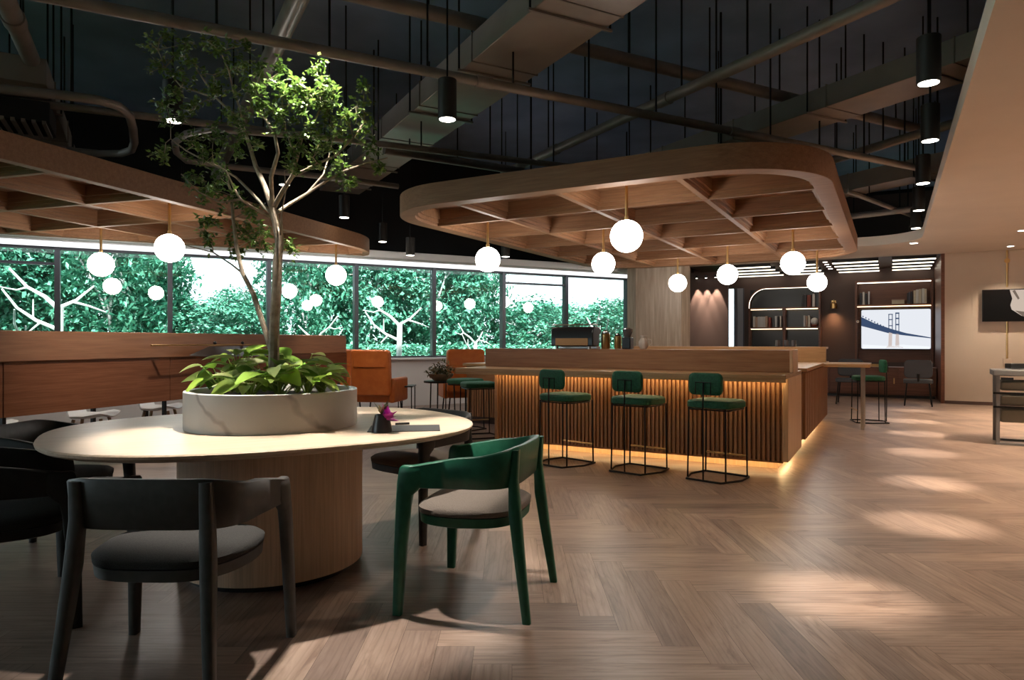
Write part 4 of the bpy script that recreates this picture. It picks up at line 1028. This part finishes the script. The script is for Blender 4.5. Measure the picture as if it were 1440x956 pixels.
# credenza
t = thing('credenza', 'long low walnut cabinet under the bridge screen', 'cabinet', Bp(-1.4, 10.95), RB)
obj('body', MB().box(0, 2.68, 0, .5, .06, .62), M['loungewood'], t, bevel=.004); obj('plinth', MB().box(.03, 2.65, .04, .48, 0, .06), M['blackplastic'], t); obj('top', MB().box(-.01, 2.69, -.015, .51, .62, .65), M['loungewood'], t, bevel=.004)
for k in range(4):
    d = obj('door', MB().box(.02+k*.66, .66+k*.66, -.018, 0, .09, .60), M['loungewood'], t, bevel=.003); obj('handle', MB().box(.58+k*.66, .60+k*.66, -.03, -.018, .3, .42), M['brass'], d)
t = thing('brass_tray', 'long brass tray with rim on the low lounge cabinet', 'tray', Bp(-.30, 11.15, .651), RB); obj('tray_base', MB().box(0, .62, 0, .25, 0, .015), M['brass'], t); obj('rim', MB().ring(rr(0, .62, 0, .25, .03, 4), rr(.012, .608, .012, .238, .02, 4), .015, .05), M['brass'], t)
# grey chair in front of the cabinet
def tub(loc, rz, label):
    t = thing('task_chair', label, 'chair', loc, rz, 'grey lounge chairs before the screen')
    obj('backrest', MB().loft([[(x, -.22, z) for x, z in rr(-.23, .23, .52, .86, .08, 5)], [(x, -.17, z) for x, z in rr(-.22, .22, .53, .85, .08, 5)]]), M['greyfabric'], t, bevel=.012)
    obj('seat', MB().prism(rr(-.24, .24, -.2, .25, .08, 5), .42, .49), M['greyfabric'], t, bevel=.015)
    obj('back_support', MB().tube([(0, -.21, .46), (0, -.235, .6)], .02, 8), M['blackmetal'], t)
    for sx in (-1, 1):
        for y in (-.18, .22): obj('leg', MB().tube([(sx*.18, y, .42), (sx*.22, y*1.15, 0)], .012, 8), M['blackmetal'], t)
    return t
q = fl_(1291, 12.8); tub(q, R(-30), 'blue grey upholstered chair before the low lounge cabinet at right')
q = fl_(1195, 13.2); tub(q, R(150), 'blue grey upholstered chair half hidden behind the high table')

# ================================================================ RIGHT WALL
t = thing('wall_television', 'dark wall screen with a pale shape on the beige wall', 'screen', Bp(1.95, 9.86, 1.57), RB)
WX = 1.2
obj('bezel', MB().box(0, WX, -.05, .0, 0, .60), M['blackplastic'], t, bevel=.006); obj('bracket', MB().box(.4, .8, 0, .039, .2, .4), M['blackmetal'], t)
scn = obj('screen', MB().box(.012, WX-.012, -.053, -.05, .012, .588), mat('dark_screen_glass', (.006, .006, .007), .12), t)
pm = MB(); y = -.055
poly(pm, [(.42, .582), (1.18, .582), (1.18, .05), (.60, .10), (.45, .22), (.43, .30), (.46, .42)])
obj('picture_shape', pm, emis('screen_pale_pink', (.55, .45, .37), .7), scn, label='pale pinkish picture area')
pm = MB(); poly(pm, [(.46, .56), (.5, .58), (.57, .42), (.545, .40)]); poly(pm, [(.50, .20), (.72, .16), (.75, .05), (.62, .09)])
pm.v = [(a, b2-.002, c) for a, b2, c in pm.v]
obj('picture_mark', pm, emis('screen_mark', (.12, .09, .07), 1.0), scn)
# shallow framed recess line and conduit
t = thing('wall_frame_trim', 'thin beige frame moulding on the wall around the dark screen', 'moulding', Bp(1.80, 9.898, 1.70), RB)
obj('moulding', MB().box(0, .02, -.014, 0, 0, .62).box(.02, 2.4, -.014, 0, .60, .62).box(.02, .25, -.014, 0, 0, .02), M['beige'], t)
t = thing('wall_conduit', 'slim vertical brass conduit with fittings on the beige wall', 'conduit', Bp(2.34, 9.885, .84), RB)
obj('tube', MB().tube([(0, 0, 0), (0, 0, .73)], .016, 10).tube([(0, 0, 1.37), (0, 0, 2.06)], .016, 10), M['brass'], t)
obj('round_fitting', MB().lathe([(.045, -.012), (.045, .004)], 20).xf(Matrix.Translation((0, -.02, 1.86)) @ Matrix.Rotation(PI/2, 4, 'X')), M['brass'], t)
obj('socket_box', MB().box(-.06, .06, -.035, .014, -.08, .04), M['beige'], t, bevel=.006)
# grey console seat cut by the right picture edge
c = at(1401, 625, 0)
t = thing('console_unit', 'grey metal framed console with olive panels cut off by the right picture edge', 'console', c, R(-31))
obj('top', MB().box(-.03, .95, -.02, .5, .80, .87), M['greymetal'], t, bevel=.012)
obj('leg', MB().box(0, .035, 0, .035, .02, .80), M['greymetal'], t); obj('leg', MB().box(0, .035, .44, .475, .02, .80), M['greymetal'], t)
obj('leg', MB().box(.88, .915, 0, .035, .02, .80), M['greymetal'], t); obj('leg', MB().box(.88, .915, .44, .475, .02, .80), M['greymetal'], t)
obj('base_bar', MB().box(0, .915, -.01, .045, 0, .025).box(0, .915, .43, .485, 0, .025), M['greymetal'], t)
for z0, z1 in ((.63, .74), (.46, .58), (.26, .42)): obj('panel', MB().box(.04, .9, .03, .45, z0, z1), M['olivegrey'], t, bevel=.02)
for z in (.60, .44): obj('rail', MB().box(-.03, .93, -.015, .02, z-.012, z+.012), M['blackmetal'], t)
obj('drawer_pull', MB().box(.04, .16, -.04, -.015, .755, .785), M['blackplastic'], t)
t = thing('desk_phone', 'small black box standing on the grey console', 'device', (c.x+.27, c.y+.12, .871)); obj('body', MB().box(-.05, .12, -.05, .05, .012, .07), M['blackplastic'], t, bevel=.006); obj('foot', MB().box(-.04, .11, -.04, .04, 0, .012), M['white'], t)
q = at(1446, 618, 0)
t = thing('terracotta_pot', 'terracotta vase in a pale stand at the right picture edge beside the console', 'vase', (q.x+.02, q.y-.22, 0)); 
obj('vase_body', MB().lathe([(.05, .06), (.085, .10), (.09, .18), (.05, .26), (.055, .29)], 24), mat('terracotta', (.42, .18, .11), .7), t); obj('stand', MB().lathe([(.06, 0), (.075, .05), (.07, .11), (.06, .06)], 24), M['beige'], t)

# ================================================================ GARDEN OUTSIDE
def garden_tree(seed, h, rad, z0=.3):
    rg = random.Random(seed); mb = MB(); tr_ = MB()
    def limb(p, d, L, r, lev):
        q2 = p+d*L; mid = p+d*L*.5+Vector((rg.gauss(0, .05), rg.gauss(0, .05), 0))*L
        tr_.tube([p, mid, q2], [r, r*.85, r*.65], 7)
        if lev:
            for k in range(3):
                d2 = (d+Vector((rg.gauss(0, .6), rg.gauss(0, .6), rg.gauss(.1, .35)))).normalized(); limb(q2, d2, L*rg.uniform(.55, .8), r*.6, lev-1)
    limb(Vector((0, 0, 0)), Vector((.05, 0, 1)), h*.34, .07, 3)
    npuff = int(250*rad*h/9)
    for i in range(npuff):
        while True:
            x, y, z = rg.uniform(-1, 1), rg.uniform(-1, 1), rg.uniform(-1, 1)
            rr2 = x*x+y*y+z*z
            if .25 < rr2 < 1: break
        c = Vector((x*rad, y*rad*.8, z0+(h-z0)*(.5+z*.5))); s = rg.uniform(.22, .42); tone = rg.uniform(-.25, .25)
        for k in range(30):
            o2 = Vector((rg.gauss(0, .5), rg.gauss(0, .5), rg.gauss(0, .38)))*s
            mb.leaf(c+o2, (rg.gauss(0, 1), rg.gauss(0, 1), rg.gauss(-.2, .6)), (rg.gauss(0, .6), -abs(rg.gauss(.4, .5)), 1), rg.uniform(.12, .22), rg.uniform(.08, .14), min(1, max(0, .5+tone+rg.gauss(0, .2))))
    return mb, tr_
protos = []
GT = 'leafy garden trees outside the windows'
def gpos(px, n):
    tt = (px-720)/FP; Y = n/(.879-.477*tt); return Vector((tt*Y, Y, -.13))
ROW = [(-70, 17.6, 5.6, .8, 'front', 'beyond the left end of the window row'), (55, 18.2, 5.6, .8, 'front', 'outside the leftmost window'), (160, 17.6, 5.2, .75, 'front', 'behind the left globe pendant'),
       (216, 18.0, 4.4, .5, 'front', 'just left of the bright sky gap'), (300, 17.4, 2.45, .6, 'low', 'under the bright sky gap left of the indoor tree'), (338, 18.2, 2.75, .5, 'low', 'beside the second stem of the indoor tree'),
       (432, 17.6, 5.0, .62, 'front', 'just right of the indoor tree trunk'), (520, 18.0, 5.5, .8, 'front', 'outside the window right of the partition end'), (605, 17.6, 5.4, .8, 'front', 'outside the window above the orange chairs'),
       (668, 18.2, 4.4, .5, 'front', 'left of the pendant at the bar canopy end'), (742, 17.6, 2.7, .75, 'low', 'left of the espresso machine under open sky'), (800, 17.8, 2.6, .7, 'low', 'right behind the espresso machine under open sky'),
       (858, 17.4, 2.75, .7, 'low', 'beside the wooden column under open sky'), (915, 18.2, 2.6, .7, 'low', 'half hidden behind the wooden column'),
       (0, 22.4, 6.2, .8, 'rear', 'second row at the leftmost window'), (115, 22.8, 5.6, .8, 'rear', 'second row behind the left globe pendants'), (192, 22.2, 4.9, .5, 'rear', 'second row left of the sky gap'), (318, 22.6, 2.6, .9, 'low', 'second row below the sky gap'),
       (462, 22.4, 5.6, .7, 'rear', 'second row right of the indoor tree'), (562, 22.8, 6.2, .8, 'rear', 'second row behind the pale bare tree'), (648, 22.2, 4.9, .5, 'rear', 'second row right of the bare tree'), (770, 22.4, 2.8, 1.0, 'low', 'second row behind the espresso machine'), (872, 22.6, 2.85, 1.0, 'low', 'second row beside the column')]
HP = (5.2, 4.8, 5.6)
for i, (px, n, top, xy, knd, where) in enumerate(ROW):
    key = i % 3; p = gpos(px, n)
    lab = 'dense teal green %s garden tree %s' % ({'front': 'tall', 'low': 'low', 'rear': 'rear'}[knd], where)
    if key >= len(protos):
        mb, tr_ = garden_tree(40+key, HP[key], (2.1, 2.0, 2.2)[key])
        t = thing('garden_tree', lab, 'tree', p, i*1.7, GT)
        f = obj('crown', mb, M['outleaf'], t, smooth=False); f['kind'] = 'stuff'; obj('trunk', tr_, M['paleoutdoor'], t)
        protos.append(t)
    else: t = dup(protos[key], p, i*1.7, lab)
    t.scale = (xy, xy, top/HP[key])
# pale bare tree
p = gpos(561, 15.0)
t = thing('bare_tree', 'pale bare branching tree right outside the windows', 'tree', p)
mb = MB(); z0 = -.13
def bt(pts, r0, r1): mb.tube([(x, 0+y2, z) for x, y2, z in pts], [r0+(r1-r0)*i/(len(pts)-1) for i in range(len(pts))], 8)
bt([(0, 0, 0), (0, 0, .9), (.02, 0, 1.75)], .07, .06); bt([(.0, 0, 1.70), (-.2, .05, 1.9), (-.45, .1, 2.05), (-.7, .1, 2.35)], .04, .018); bt([(0, 0, 1.35), (-.3, -.05, 1.5), (-.55, -.1, 1.7), (-.75, -.1, 2.0)], .035, .015)
bt([(.02, 0, 1.72), (.25, .05, 1.85), (.5, .1, 2.1)], .035, .015); bt([(.2, .03, 1.82), (.45, -.1, 1.75), (.7, -.1, 1.65)], .022, .01); bt([(-.25, -.04, 1.46), (-.4, -.1, 1.3)], .018, .01); bt([(-.45, .1, 2.05), (-.6, .1, 2.0), (-.85, .1, 2.05)], .018, .008); bt([(-.35, 0, 1.55), (-.35, 0, 1.85)], .015, .008)
obj('trunk', mb, M['paleoutdoor'], t)
for px, n, rz, sc, lab in [(28, 15.0, 2.2, .8, 'pale bare branching tree outside the leftmost window'), (82, 15.6, .4, 1.15, 'pale bare tree behind the mullion at the left globe pendant'), (445, 15.4, 2.9, .8, 'pale bare tree right of the indoor tree trunk'), (668, 15.3, .9, .75, 'pale bare tree left of the bar pendant at the window'), (838, 15.3, 1.8, .95, 'pale bare tree beside the wooden column')]:
    b2 = dup(t, gpos(px, n), rz, lab); b2.scale = (sc, sc, sc)
# hedge row at the foot of the garden
for i in range(8):
    if i == 0:
        rg = random.Random(77); mb = MB()
        for k in range(4200):
            c = Vector((rg.uniform(-1.3, 1.3), rg.uniform(-.4, .4), rg.uniform(.1, 1.25)))
            mb.leaf(c, (rg.gauss(0, 1), rg.gauss(0, 1), rg.gauss(0, .6)), (0, -.4, 1), rg.uniform(.08, .15), rg.uniform(.05, .08), rg.random())
        hd = thing('hedge_shrub', 'low clipped hedge shrub at the foot of the garden trees', 'shrub', Wp(-6, 16.2, -.13), RW, 'hedge shrubs outside the windows')
        f = obj('shrub_leaves', mb, M['outleaf'], hd, smooth=False); f['kind'] = 'stuff'
        obj('stem', MB().tube([(0, 0, 0), (0, 0, .9)], .03, 6), M['paleoutdoor'], hd)
    else: dup(hd, Wp(-6+i*2.6, 16.2+.2*(i % 2), -.13), RW, 'low clipped hedge shrub at the foot of the garden trees')
